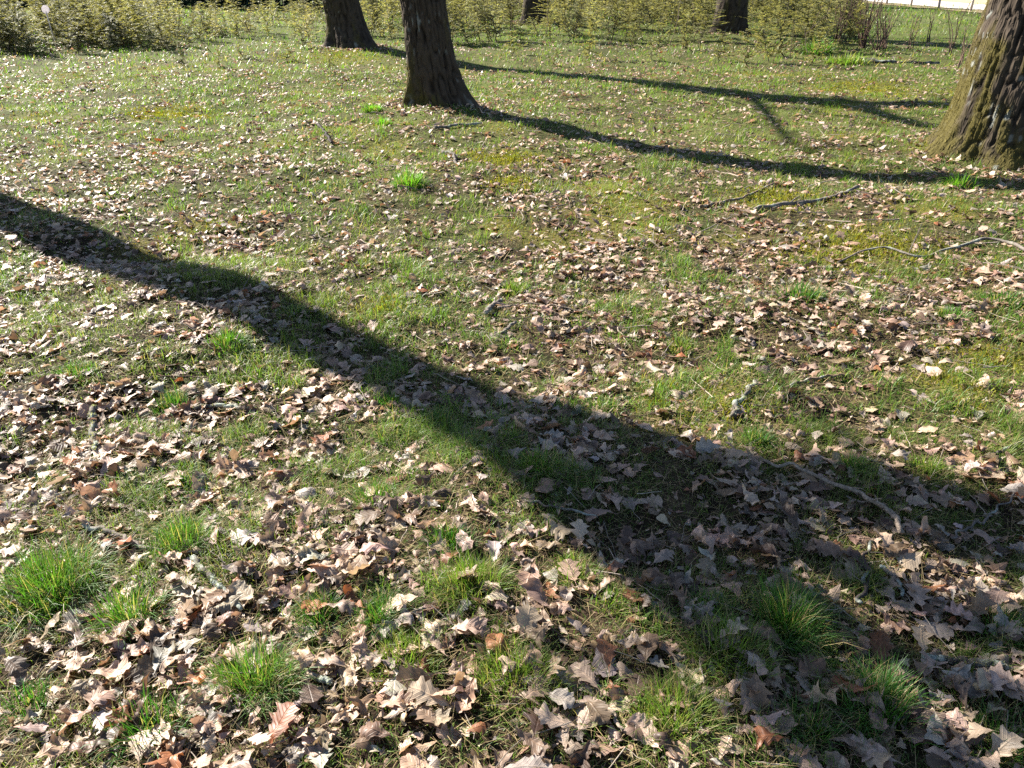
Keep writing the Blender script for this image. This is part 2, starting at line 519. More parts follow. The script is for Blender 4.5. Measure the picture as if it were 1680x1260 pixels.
def oak(label, base, path, r0, r1, flare, roots, seed, limbs=None, nl=7, moss=0.6, rows=170, cols=160, ridge=0.026, fuzz=0, flare_h=0.28, limb_len=(2.4, 4.2), limb_z=4.2):
    bz = float(H(base[0], base[1])) - 0.05
    t = thing('oak_tree', label, 'tree', (base[0], base[1], bz), 'leafless oaks standing in the grass')
    loc = [(p[0] - base[0], p[1] - base[1], p[2]) for p in path]
    V, f, c, mk = trunk_geo(loc, r0, r1, flare, roots, seed, rows, cols, moss, ridge, flare_h)
    obj('trunk', mesh_np('trunk', V.reshape(-1, 3), f, c.reshape(-1, 3)), M['bark'], t)
    r_ = np.random.default_rng(seed)
    g = Geo()
    sp = smooth_path(loc, 200)
    top = sp[-1]
    for q in range(nl):
        z = r_.uniform(limb_z, top[2]) if q else top[2] - 0.05
        k = int(np.argmin(abs(sp[:, 2] - z)))
        a = r_.uniform(0, 2 * math.pi)
        up = 1.6 if q == 0 else r_.uniform(0.35, 0.9)
        rr = r0 + (r1 - r0) * (z / top[2]) ** 0.8
        branch(g, sp[k], (math.cos(a), math.sin(a), up), r_.uniform(*limb_len), rr * (0.85 if q == 0 else r_.uniform(0.35, 0.55)), 0, r_)
    for pts, ra, rb in (limbs or []):
        pp = smooth_path([(p[0] - base[0], p[1] - base[1], p[2] - bz) for p in pts], 26)
        v, ff = tube(pp, np.linspace(ra, rb, 26), 10, 0.18, seed, cap=False)
        g.add(v, ff, BARK_L * 0.7)
        for q in range(5):
            k = int(r_.integers(12, 26))
            branch(g, pp[k], pp[min(k, 24) + 1] - pp[min(k, 24)] + r_.normal(0, 0.12, 3), r_.uniform(0.8, 1.6), 0.30 * ra, 1, r_)
    obj('crown', g.mesh('crown'), M['bark'], t)
    if fuzz:
        # soft moss cushions on the bark
        rows_, cols_ = mk.shape
        lowz = V[..., 2] < 2.0
        ids = np.argwhere((mk > 0.55) & lowz)
        ids = ids[r_.integers(0, len(ids), fuzz)]
        b = V[ids[:, 0], ids[:, 1]] + r_.normal(0, 0.006, (fuzz, 3))
        axis = np.stack([np.interp(b[:, 2], sp[:, 2], sp[:, 0]), np.interp(b[:, 2], sp[:, 2], sp[:, 1]), b[:, 2]], -1)
        out = b - axis; out /= np.linalg.norm(out, axis=1)[:, None] + 1e-9
        v, ff, cc = spikes(b - out * 0.003, out + r_.normal(0, 0.55, (fuzz, 3)), r_.uniform(0.005, 0.014, fuzz), r_.uniform(0.003, 0.006, fuzz), np.array([0.094, 0.080, 0.023]) * r_.uniform(0.4, 1.4, (fuzz, 1)), r_)
        mo = obj('moss', mesh_np('trunk_moss', v, ff, cc), M['moss'], t)
        mo['kind'] = 'stuff'
    return t

def spikes(b, d, length, width, col, r_):
    """tiny flat needles pointing along d"""
    d = d / (np.linalg.norm(d, axis=1)[:, None] + 1e-9)
    s = np.cross(d, r_.normal(0, 1, b.shape)); s /= np.linalg.norm(s, axis=1)[:, None] + 1e-9
    w = width[:, None] * 0.5; L = length[:, None]
    v = np.stack([b - s * w, b + s * w, b + d * L + s * w * 0.35, b + d * L - s * w * 0.35], 1)
    n = len(b)
    f = np.arange(n)[:, None] * 4 + np.arange(4)[None]
    c = np.repeat(np.asarray(col)[:, None], 4, 1)
    return v.reshape(-1, 3), f, c.reshape(-1, 3)

R = math.radians
# middle oak
B = (-0.92, 10.42)
oak('dark leaning oak trunk in the middle with a mossy root at its left foot', B,
    [(B[0], B[1], 0), (B[0] - 0.13, B[1] - 0.05, 1.0), shadow_pt(2.20, 7.62, 2.7), shadow_pt(4.35, 6.62, 4.1), (-0.7, 10.9, 6.2), (-0.75, 11.0, 8.5)],
    0.27, 0.18, 0.80, [(R(205), 0.95, 0.26), (R(338), 1.0, 0.42), (R(275), 0.35, 0.4), (R(80), 0.7, 0.4), (R(150), 0.4, 0.3), (R(20), 0.6, 0.35)], 101, moss=0.55, fuzz=2500, limb_z=5.0)
# left oak, farther away
B = (-3.68, 19.5)
oak('oak trunk farther back on the left with ferny saplings behind it', B,
    [(B[0], B[1], 0), (B[0] - 0.22, B[1], 1.2), shadow_pt(3.05, 12.3, 6.0), shadow_pt(6.0, 11.25, 7.6), (-3.6, 19.2, 9.5)],
    0.41, 0.25, 0.55, [(R(200), 0.95, 0.28), (R(335), 0.9, 0.4), (R(260), 0.3, 0.4), (R(90), 0.7, 0.4)], 131, moss=0.5, rows=110, cols=110, limb_z=6.5,
    limbs=[([shadow_pt(3.5, 11.9, 6.4), shadow_pt(3.3, 10.6, 6.8), shadow_pt(3.15, 9.6, 7.1), shadow_pt(3.0, 8.4, 7.6), shadow_pt(3.5, 7.5, 8.1)], 0.06, 0.025), ([shadow_pt(1.5, 13.8, 4.8), shadow_pt(2.2, 12.6, 5.4), shadow_pt(3.3, 11.2, 6.1), shadow_pt(4.6, 10.2, 6.8)], 0.05, 0.03)])
# right oak, close and mossy
B = (4.86, 7.85)
oak('big mossy oak trunk cut off by the right edge of the photo', B,
    [(B[0], B[1], 0), (B[0] + 0.02, B[1], 1.0), (B[0] + 0.06, B[1], 2.5), (B[0] + 0.2, B[1] + 0.1, 5.5), (B[0] + 0.1, B[1], 8.0)],
    0.53, 0.33, 0.44, [(R(190), 0.75, 0.45), (R(245), 0.6, 0.4), (R(300), 0.7, 0.4), (R(90), 0.8, 0.4), (R(10), 0.8, 0.4), (R(140), 0.6, 0.3)], 171, moss=0.85, rows=210, cols=250, ridge=0.023, fuzz=14000, limb_z=4.5, flare_h=0.2)
# far oaks inside the sapling thicket
B = (6.15, 24.2)
oak('far oak trunk rising out of the saplings right of the centre', B,
    [(B[0], B[1], 0), (B[0] + 0.05, B[1], 1.5), (B[0] + 0.2, B[1] + 0.2, 5.0), (B[0] + 0.1, B[1] + 0.1, 8.0)],
    0.43, 0.24, 0.40, [(R(200), 0.8, 0.35), (R(340), 0.8, 0.35), (R(90), 0.8, 0.4)], 191, moss=0.4, rows=80, cols=70)
B = (0.83, 29.5)
oak('farthest oak trunk, its dark foot just showing above the ferny saplings', B,
    [(B[0], B[1], 0), (B[0], B[1], 1.5), (B[0] + 0.2, B[1] + 0.2, 5.0), (B[0] + 0.1, B[1] + 0.1, 8.0)],
    0.42, 0.24, 0.45, [(R(200), 0.8, 0.35), (R(340), 0.8, 0.35), (R(90), 0.8, 0.4)], 211, moss=0.3, rows=70, cols=60)
# the oak just outside the left edge: its trunk and limbs draw the wide shadow across the foreground
SP = lambda along, perp: (along * SHX + perp * 0.626, along * SHY + perp * 0.780)
base_s = SP(-10.9, 2.05)
def sh(along, perp, z): return shadow_pt(*SP(along, perp), z)
trunk_path = [(base_s[0], base_s[1], 0), sh(-10.9 + 1.6 * 2, 2.03, 2.0), sh(-10.9 + 1.6 * 4, 2.10, 4.0), sh(-1.55, 2.12, 5.9), sh(-1.1, 2.16, 6.2)]
limbs = [
    ([sh(-1.8, 2.18, 5.7), sh(-0.9, 2.30, 6.2), sh(-0.3, 2.40, 6.6), sh(0.5, 2.50, 7.2)], 0.13, 0.06),
    ([sh(-1.8, 2.08, 5.7), sh(-0.9, 2.02, 6.2), sh(-0.3, 2.04, 6.6), sh(0.5, 2.06, 7.2)], 0.13, 0.07),
    ([sh(-1.9, 2.00, 5.6), sh(-1.0, 1.86, 6.1), sh(-0.3, 1.80, 6.5), sh(0.5, 1.78, 7.1)], 0.11, 0.08),
    ([sh(-2.1, 1.98, 5.5), sh(-1.0, 1.74, 6.1), sh(-0.3, 1.57, 6.5), sh(0.5, 1.42, 7.1)], 0.10, 0.09),
    ([sh(-1.6, 1.88, 5.8), sh(-0.5, 1.52, 6.4), sh(0.1, 1.25, 6.8), sh(0.7, 1.0, 7.3)], 0.08, 0.08),
]
oak('oak standing just outside the left edge, its long trunk shadow crossing the foreground', base_s, trunk_path,
    0.265, 0.20, 0.45, [(R(200), 0.8, 0.35), (R(340), 0.8, 0.35), (R(90), 0.8, 0.4)], 233, limbs=limbs, nl=1, moss=0.5, rows=80, cols=70, limb_len=(2.0, 3.0))

# ------------------------------------------------------------------ grass blades
def blades(x, y, h, w, az, lean, col, segs, z0=None, r_=rng, droop=0.35):
    n = len(x)
    z = (H(x, y) if z0 is None else z0) - 0.004
    base = np.stack([x, y, z], -1)
    d = np.stack([np.cos(az), np.sin(az), np.zeros(n)], -1)
    tw = az + math.pi / 2 + r_.normal(0, 0.5, n)
    s = np.stack([np.cos(tw), np.sin(tw), np.zeros(n)], -1)
    rows = []
    for i in range(segs + 1):
        t = i / segs
        out = lean * h * t ** 1.7
        up = h * t * np.sqrt(np.clip(1 - (lean * 0.75 * t) ** 2, 0.05, 1)) - droop * lean ** 2 * h * t ** 3
        ww = w * (1 - 0.92 * t ** 1.6) * 0.5
        c = base + d * out[:, None]
        c[:, 2] += np.maximum(up, 0.0)
        rows.append(c - s * ww[:, None]); rows.append(c + s * ww[:, None])
    V = np.stack(rows, 1)
    k = 2 * (segs + 1)
    q = np.array([[2 * i, 2 * i + 1, 2 * i + 3, 2 * i + 2] for i in range(segs)])
    f = (np.arange(n)[:, None, None] * k + q[None]).reshape(-1, 4)
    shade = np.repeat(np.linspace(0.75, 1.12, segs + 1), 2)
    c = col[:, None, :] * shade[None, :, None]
    return V.reshape(-1, 3), f, c.reshape(-1, 3)

def grass_colours(n, r_, fresh=0.6, straw=0.12):
    a = np.array([0.070, 0.155, 0.022]); b = np.array([0.150, 0.200, 0.040]); s = np.array([0.30, 0.23, 0.11])
    t = np.clip(r_.beta(1.6, 1.6, n) * 1.1 - (fresh - 0.5), 0, 1)[:, None]
    c = a * (1 - t) + b * t
    c = c * r_.uniform(0.7, 1.3, (n, 1))
    is_s = r_.random(n) < straw
    c[is_s] = s * r_.uniform(0.6, 1.3, (is_s.sum(), 1))
    return c

def in_view_pts(n, v0, v1, r_, umargin=120):
    """random ground points spread evenly over the ground between two photo rows"""
    y0 = G(840, v1)[1]; y1 = G(840, v0)[1]
    y = np.empty(0); x = np.empty(0)
    while len(x) < n:
        yy = r_.uniform(y0, y1, n * 2)
        half = 0.0 + (840 + umargin) / FPX * (yy * math.cos(PITCH) + CAM_H * math.sin(PITCH))
        hm = (840 + umargin) / FPX * (y1 * math.cos(PITCH) + CAM_H * math.sin(PITCH))
        xx = r_.uniform(-hm, hm, n * 2)
        ok = abs(xx) < half
        x = np.concatenate([x, xx[ok]]); y = np.concatenate([y, yy[ok]])
    return x[:n], y[:n]

def clear_of_trees(x, y):
    ok = np.ones(len(x), bool)
    for (tx, ty), r in zip(TREES_XY, (0.36, 0.55, 0.62, 0.45, 0.45, 0.3)):
        ok &= np.hypot(x - tx, y - ty) > r
    return ok

# zones: row range in the photo, candidate count, height, width, segments
ZONES = [
    (700, 1330, 138000, (0.022, 0.085), (0.0015, 0.0030), 3),
    (420, 700, 120000, (0.025, 0.085), (0.0026, 0.0046), 2),
    (240, 420, 135000, (0.025, 0.075), (0.0040, 0.0070), 1),
    (120, 240, 150000, (0.03, 0.08), (0.007, 0.013), 1),
    (40, 120, 88000, (0.04, 0.12), (0.014, 0.028), 1),
    (8, 40, 40000, (0.06, 0.2), (0.03, 0.06), 1),
]
allv, allf, allc, nn = [], [], [], 0
for zi, (v0, v1, n, hh, ww, segs) in enumerate(ZONES):
    r_ = np.random.default_rng(300 + zi)
    x, y = in_view_pts(n, v0, v1, r_)
    g = grassiness(x, y)
    clump = sstep(-0.25, 0.35, fbm(x * 5, y * 5, None, 61, 2))
    keep = (r_.random(n) < (0.42 + 0.58 * g * (0.2 + 0.8 * clump))) & clear_of_trees(x, y)
    x, y, g, clump = x[keep], y[keep], g[keep], clump[keep]
    m = len(x)
    h = r_.uniform(*hh, m) * (0.6 + 0.45 * g) * (0.6 + 0.7 * clump)
    col = grass_colours(m, r_, 0.55, 0.17)
    yel = sstep(-0.1, 0.45, fbm(x * 0.6, y * 0.6, None, 71, 3))[:, None]
    col = col * (1 - 0.35 * yel) + np.array([0.17, 0.18, 0.035]) * 0.35 * yel
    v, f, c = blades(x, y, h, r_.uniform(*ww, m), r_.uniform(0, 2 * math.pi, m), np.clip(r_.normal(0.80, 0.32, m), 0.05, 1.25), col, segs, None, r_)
    allv.append(v); allf.append(f + nn); allc.append(c); nn += len(v)
tag(obj('grass', mesh_np('grass', np.concatenate(allv), np.concatenate(allf), np.concatenate(allc)), M['grass']),
    'short patchy green grass growing up through the fallen leaves', 'grass', kind='stuff')

# dead pale grass lying flat between the leaves
allv, allf, allc, nn = [], [], [], 0
for zi, (v0, v1, n, hh, ww, segs) in enumerate([(700, 1330, 16000, (0.03, 0.10), (0.0012, 0.0024), 1), (420, 700, 18000, (0.04, 0.10), (0.002, 0.0035), 1), (200, 420, 18000, (0.04, 0.12), (0.004, 0.006), 1), (90, 200, 14000, (0.05, 0.12), (0.008, 0.014), 1)]):
    r_ = np.random.default_rng(400 + zi)
    x, y = in_view_pts(n, v0, v1, r_)
    k = clear_of_trees(x, y)
    x, y = x[k], y[k]; m = len(x)
    col = np.array([0.33, 0.25, 0.13]) * r_.uniform(0.45, 1.25, (m, 1))
    v, f, c = blades(x, y, r_.uniform(*hh, m), r_.uniform(*ww, m), r_.uniform(0, 6.283, m), r_.uniform(0.9, 1.25, m), col, segs, H(x, y) + r_.uniform(0.003, 0.018, m), r_)
    allv.append(v); allf.append(f + nn); allc.append(c); nn += len(v)
tag(obj('dead_grass', mesh_np('dead_grass', np.concatenate(allv), np.concatenate(allf), np.concatenate(allc)), M['straw']),
    'thin straw coloured dead grass lying flat among the leaves', 'dead grass', kind='stuff')

# moss cushions between the grass: very short, dense, yellow green
r_ = np.random.default_rng(450)
allv, allf, allc, nn = [], [], [], 0
for (v0, v1, n, ln, wd) in ((600, 1300, 50000, (0.006, 0.016), (0.0018, 0.0035)), (330, 600, 80000, (0.008, 0.02), (0.003, 0.006)), (110, 330, 80000, (0.012, 0.03), (0.007, 0.014))):
    x, y = in_view_pts(n, v0, v1, r_)
    mo = mossiness(x, y)
    k = (r_.random(n) < mo ** 1.3) & clear_of_trees(x, y)
    x, y, mo = x[k], y[k], mo[k]; m = len(x)
    b = np.stack([x, y, H(x, y) - 0.002 + 0.012 * mo * (0.5 + 0.5 * vnoise(x * 14, y * 14, None, 5))], -1)
    v, f, c = spikes(b, np.array([0, 0, 1.0]) + r_.normal(0, 0.6, (m, 3)) * [1, 1, 0.3], r_.uniform(*ln, m), r_.uniform(*wd, m), np.array([0.20, 0.175, 0.020]) * r_.uniform(0.6, 1.25, (m, 1)) * (1 + r_.normal(0, 0.06, (m, 3))), r_)
    allv.append(v); allf.append(f + nn); allc.append(c); nn += len(v)
for (u_, v_, rad_) in MOSS_SPOTS:
    px, py = G(u_, v_); dep = project(px, py)[2]
    m = int(1500 * min(1.0, (rad_ / 0.35) ** 1.5))
    x = px + r_.normal(0, 0.7, m) * rad_; y = py + r_.normal(0, 0.6, m) * rad_
    k = (vnoise(x * 9, y * 9, None, 15) > -0.35) & clear_of_trees(x, y); x, y = x[k], y[k]; m = len(x)
    b = np.stack([x, y, H(x, y) + 0.006 + 0.012 * (0.5 + 0.5 * vnoise(x * 14, y * 14, None, 5))], -1)
    v, f, c = spikes(b, np.array([0, 0, 1.0]) + r_.normal(0, 0.6, (m, 3)) * [1, 1, 0.3], r_.uniform(0.010, 0.028, m), r_.uniform(0.7, 1.4, m) * 0.0014 * max(dep, 2.2), np.array([0.185, 0.190, 0.034]) * r_.uniform(0.5, 1.25, (m, 1)) * (1 + r_.normal(0, 0.06, (m, 3))), r_)
    allv.append(v); allf.append(f + nn); allc.append(c); nn += len(v)
tag(obj('moss', mesh_np('moss', np.concatenate(allv), np.concatenate(allf), np.concatenate(allc)), M['moss']),
    'yellow green moss cushions spread low over the ground', 'moss', kind='stuff')

# ------------------------------------------------------------------ grass tufts (each one a thing)
# u, v of the foot in the photo, radius, height, blades, colour, look, label
FINE, COARSE = 0, 1
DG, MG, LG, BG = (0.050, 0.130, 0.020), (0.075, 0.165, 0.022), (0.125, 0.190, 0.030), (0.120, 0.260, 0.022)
TUFTS = [
    (80, 965, 0.15, 0.17, 900, MG, FINE, 'largest fine grass tussock at the left edge of the photo'),
    (215, 1015, 0.10, 0.13, 330, MG, COARSE, 'spreading coarse grass tuft right in front of the left edge tussock'),
    (300, 900, 0.09, 0.12, 380, MG, FINE, 'upright fine grass clump beside the lichen twig at the left'),
    (300, 800, 0.08, 0.08, 260, DG, COARSE, 'low dark grass tuft above the upright clump at the left'),
    (285, 665, 0.08, 0.09, 260, DG, COARSE, 'dark grass tuft left of the grey lichen stick'),
    (130, 632, 0.10, 0.07, 260, MG, COARSE, 'wide low grass tuft near the left edge below the trunk shadow'),
    (375, 585, 0.10, 0.10, 320, MG, COARSE, 'sunlit grass tuft touching the lower edge of the trunk shadow'),
    (490, 520, 0.08, 0.07, 200, DG, COARSE, 'grass tuft on the upper rim of the trunk shadow'),
    (425, 1135, 0.11, 0.13, 700, MG, FINE, 'thick fine grass tussock left of the pale lichen stick'),
    (530, 1030, 0.07, 0.08, 360, DG, FINE, 'small dark fine tussock behind the pale lichen stick'),
    (625, 1035, 0.07, 0.09, 360, DG, FINE, 'dark fine tussock left of the central tussock'),
    (780, 985, 0.11, 0.12, 620, LG, FINE, 'rounded fine grass tussock in the centre foreground'),
    (850, 1140, 0.12, 0.09, 600, LG, FINE, 'loose yellowish grass tuft in the centre near the bottom edge'),
    (660, 1110, 0.11, 0.08, 420, LG, FINE, 'sparse yellow green grass patch left of centre near the bottom'),
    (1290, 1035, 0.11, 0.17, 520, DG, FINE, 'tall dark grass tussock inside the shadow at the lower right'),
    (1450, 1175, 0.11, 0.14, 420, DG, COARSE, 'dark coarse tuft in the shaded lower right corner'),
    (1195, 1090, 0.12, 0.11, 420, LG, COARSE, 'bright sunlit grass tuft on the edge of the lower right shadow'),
    (1110, 1205, 0.11, 0.10, 480, LG, FINE, 'sunlit fine tuft at the bottom edge right of the pale twig'),
    (620, 825, 0.08, 0.08, 240, MG, COARSE, 'grass tuft in the sun just below the trunk shadow'),
    (740, 905, 0.07, 0.09, 260, DG, FINE, 'small tussock in the thin branch shadow'),
    (885, 790, 0.08, 0.10, 300, MG, COARSE, 'grass tuft beside the curled upright leaf at the shadow edge'),
    (945, 955, 0.08, 0.08, 280, LG, COARSE, 'bright grass tuft right behind the central tussock'),
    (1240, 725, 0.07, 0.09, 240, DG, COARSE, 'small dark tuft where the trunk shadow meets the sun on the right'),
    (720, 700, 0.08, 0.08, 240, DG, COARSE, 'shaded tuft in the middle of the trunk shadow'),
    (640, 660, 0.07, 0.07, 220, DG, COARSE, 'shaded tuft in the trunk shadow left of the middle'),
    (672, 308, 0.13, 0.21, 260, BG, COARSE, 'vivid lime green grass tuft standing alone in the middle ground'),
    (612, 194, 0.13, 0.16, 150, BG, COARSE, 'bright green tuft at the left foot of the middle oak'),
    (630, 215, 0.10, 0.12, 110, BG, COARSE, 'smaller bright tuft in front of the one beside the middle oak'),
    (845, 468, 0.10, 0.09, 240, LG, COARSE, 'low tuft in the open middle of the clearing'),
    (1310, 497, 0.13, 0.11, 300, DG, COARSE, 'dark green tuft in the leaf litter on the right'),
    (1120, 560, 0.09, 0.07, 200, LG, COARSE, 'small sunny tuft right of centre'),
    (1560, 520, 0.10, 0.09, 220, MG, COARSE, 'small tuft among leaves near the right edge'),
    (1640, 505, 0.14, 0.10, 260, DG, COARSE, 'dark tuft by the right edge below the long thin branch'),
    (1390, 108, 0.42, 0.26, 260, LG, COARSE, 'wide bright grass clump in front of the bare shrub'),
    (1340, 90, 0.30, 0.5, 220, MG, COARSE, 'tall bright green rush clump at the end of the sapling thicket'),
    (1575, 305, 0.12, 0.17, 200, BG, COARSE, 'bright tuft in the shadow at the foot of the big right oak'),
    (1620, 125, 0.2, 0.2, 160, MG, COARSE, 'grass tuft beside the big right oak higher up its left side'),
    (1160, 1010, 0.07, 0.06, 200, MG, COARSE, 'short tuft left of the tall dark tussock'),
    (1000, 1010, 0.06, 0.06, 180, LG, COARSE, 'short tuft between leaves right of the central tussock'),
    (1520, 770, 0.08, 0.07, 200, LG, COARSE, 'small sunlit tuft above the curved branch on the right'),
    (1395, 770, 0.07, 0.08, 200, MG, COARSE, 'small tuft standing beside the curved branch'),
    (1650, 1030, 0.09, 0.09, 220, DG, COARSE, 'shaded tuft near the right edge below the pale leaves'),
    (250, 1210, 0.09, 0.12, 200, DG, COARSE, 'long bladed tuft at the bottom left'),
    (40, 1150, 0.07, 0.07, 180, DG, COARSE, 'short dark tuft by the lower left edge'),
    (1330, 1200, 0.07, 0.09, 160, DG, COARSE, 'dark tuft at the bottom edge left of the shaded corner'),
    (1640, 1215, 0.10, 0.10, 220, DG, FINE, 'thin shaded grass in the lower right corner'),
]
tuft_xy = []
for i, (u, v, rad, hgt, n, colr, look, lab) in enumerate(TUFTS):
    r_ = np.random.default_rng(900 + i)
    cx, cy = G(u, v)
    depth = project(cx, cy)[2]
    n = int(n * (1.9 if look == FINE else 1.8))
    # several ragged sub-clumps of unequal size, not one round burst
    ns = 9
    sa_, sr_ = r_.uniform(0, 6.283, ns), rad * 0.8 * np.sqrt(r_.random(ns))
    scx, scy, ssz, shh = sr_ * np.cos(sa_) * 0.95, sr_ * np.sin(sa_) * 0.75, r_.uniform(0.26, 0.46, ns) * rad, r_.uniform(0.7, 1.15, ns)
    kk = r_.choice(ns, n, p=(lambda w_: w_ / w_.sum())(ssz ** 1.5))
    x = scx[kk] + r_.normal(0, 1, n) * ssz[kk]; y = scy[kk] + r_.normal(0, 1, n) * ssz[kk]
    rr = np.hypot(x, y); shrink = np.where(rr > rad, rad / rr * r_.uniform(0.5, 1.0, n), 1.0); x *= shrink; y *= shrink; rr = np.hypot(x, y); a = np.arctan2(y, x)
    az = a + r_.normal(0, 1.1, n)
    lean = np.clip((0.3 + 0.7 * rr / rad) * r_.normal(0.85, 0.32, n), 0.03, 1.3)
    h = hgt * r_.uniform(0.35, 1.12, n) * (1 - 0.3 * rr / rad) * shh[kk]
    wpx = max(0.0016 if look == FINE else 0.0030, depth * 0.0011)
    w = wpx * r_.uniform(0.6, 1.3, n)
    t = r_.random((n, 1))
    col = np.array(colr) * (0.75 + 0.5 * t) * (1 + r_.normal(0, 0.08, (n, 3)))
    dry = r_.random(n) < 0.22
    col[dry] = np.array([0.30, 0.24, 0.11]) * r_.uniform(0.6, 1.2, (dry.sum(), 1))
    z0 = H(cx + x, cy + y) - H(cx, cy)
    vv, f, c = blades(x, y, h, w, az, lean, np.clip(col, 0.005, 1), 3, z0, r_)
    o = obj('grass_tuft', mesh_np('grass_tuft', vv, f, c), M['grass'])
    o.location = (cx, cy, float(H(cx, cy)))
    tag(o, lab, 'grass tuft', 'grass tufts standing out from the litter')
    tuft_xy.append((cx, cy, lab))

# ------------------------------------------------------------------ fallen sticks (each one a thing)
GREYB, BROWNB, DARKB, PALEB, LICHB = (0.13, 0.11, 0.095), (0.16, 0.11, 0.075), (0.045, 0.038, 0.035), (0.22, 0.175, 0.135), (0.27, 0.29, 0.26)
STICKS = [  # photo points, radius at the start and end, colour, lichen, label
    ([(1235, 352), (1290, 343), (1345, 330), (1408, 316)], 0.019, 0.014, GREYB, 0.5, 'thick lichen covered fallen branch in front of the big right oak'),
    ([(1150, 337), (1190, 330), (1225, 320), (1272, 300)], 0.014, 0.010, BROWNB, 0.1, 'thin bent stick left of the thick lichen covered branch'),
    ([(1375, 437), (1440, 418), (1505, 432), (1560, 415), (1615, 409), (1650, 418), (1690, 434)], 0.006, 0.014, GREYB, 0.5, 'long thin wavy branch running out at the right edge'),
    ([(1204, 688), (1212, 665), (1228, 645), (1240, 630)], 0.013, 0.010, GREYB, 0.8, 'short thick stick crusted with pale lichen'),
    ([(1258, 768), (1310, 780), (1372, 806), (1425, 828), (1455, 848), (1476, 880)], 0.006, 0.011, PALEB, 0.0, 'long curved bare stick along the edge of the trunk shadow'),
    ([(1285, 640), (1330, 632), (1390, 624)], 0.008, 0.006, BROWNB, 0.1, 'thin dark stick behind the lichen crusted one'),
    ([(478, 1112), (510, 1132), (548, 1148)], 0.010, 0.009, PALEB, 0.8, 'pale lichen stick lying between tussocks near the bottom left'),
    ([(935, 1192), (985, 1186), (1005, 1202), (1010, 1222), (1035, 1236), (1066, 1242)], 0.0055, 0.004, PALEB, 0.0, 'crooked pale twig near the bottom edge'),
    ([(1515, 1080), (1570, 1086), (1645, 1098)], 0.012, 0.010, DARKB, 0.8, 'dark lichen spotted stick in the shade at the lower right'),
    ([(797, 514), (806, 503), (822, 488)], 0.014, 0.012, GREYB, 0.2, 'short broken stick in the open middle of the clearing'),
    ([(825, 545), (833, 536), (846, 527)], 0.010, 0.008, GREYB, 0.2, 'shorter broken stick just below the other broken one'),
    ([(131, 146), (143, 150), (157, 155)], 0.022, 0.018, DARKB, 0.0, 'small black stick far off on the left'),
    ([(522, 214), (534, 226), (546, 242)], 0.02, 0.014, DARKB, 0.0, 'dark stubby log end left of the middle oak'),
    ([(318, 932), (350, 962), (372, 985), (398, 1018)], 0.011, 0.007, GREYB, 0.9, 'lichen tufted stick slanting beside the spreading grass tuft'),
    ([(145, 868), (190, 886), (225, 902), (268, 918)], 0.010, 0.006, GREYB, 0.7, 'grey stick behind the upright clump at the left'),
    ([(158, 678), (153, 705), (160, 748)], 0.014, 0.010, GREYB, 0.9, 'lichen stick pointing at the camera near the left edge'),
    ([(318, 676), (360, 672), (408, 680)], 0.010, 0.008, GREYB, 0.9, 'grey lichen stick lying across below the trunk shadow'),
    ([(1408, 995), (1418, 950), (1426, 893), (1480, 890)], 0.007, 0.005, DARKB, 0.4, 'dark angled twig in the shade below the curved stick'),
    ([(860, 842), (905, 850), (980, 862)], 0.005, 0.004, GREYB, 0.2, 'thin twig below the trunk shadow in the middle'),
    ([(1445, 935), (1470, 955), (1482, 980)], 0.008, 0.005, GREYB, 0.2, 'small grey stick right of the dark angled twig'),
    ([(715, 225), (745, 221), (790, 218)], 0.018, 0.014, GREYB, 0.7, 'lichen branch lying in front of the middle oak'),
    ([(725, 255), (742, 262), (750, 275)], 0.02, 0.014, GREYB, 0.3, 'lumpy grey log piece in front of the middle oak'),
    ([(815, 505), (880, 497), (960, 503)], 0.006, 0.004, PALEB, 0.0, 'pale straight twig in the open middle'),
    ([(1400, 104), (1460, 108), (1540, 105)], 0.05, 0.03, DARKB, 0.2, 'dark branch lying on leaves beyond the big right oak'),
    ([(445, 66), (480, 64), (505, 68)], 0.012, 0.008, PALEB, 0.0, 'pale curved twig left of the left oak'),
    ([(1610, 760), (1650, 745), (1690, 732)], 0.006, 0.008, DARKB, 0.1, 'dark twig at the right edge above the sunlit leaves'),
    ([(1560, 880), (1610, 850), (1665, 815)], 0.005, 0.004, GREYB, 0.1, 'thin grey twig above the pale leaves at the right'),
]
stick_xy = []
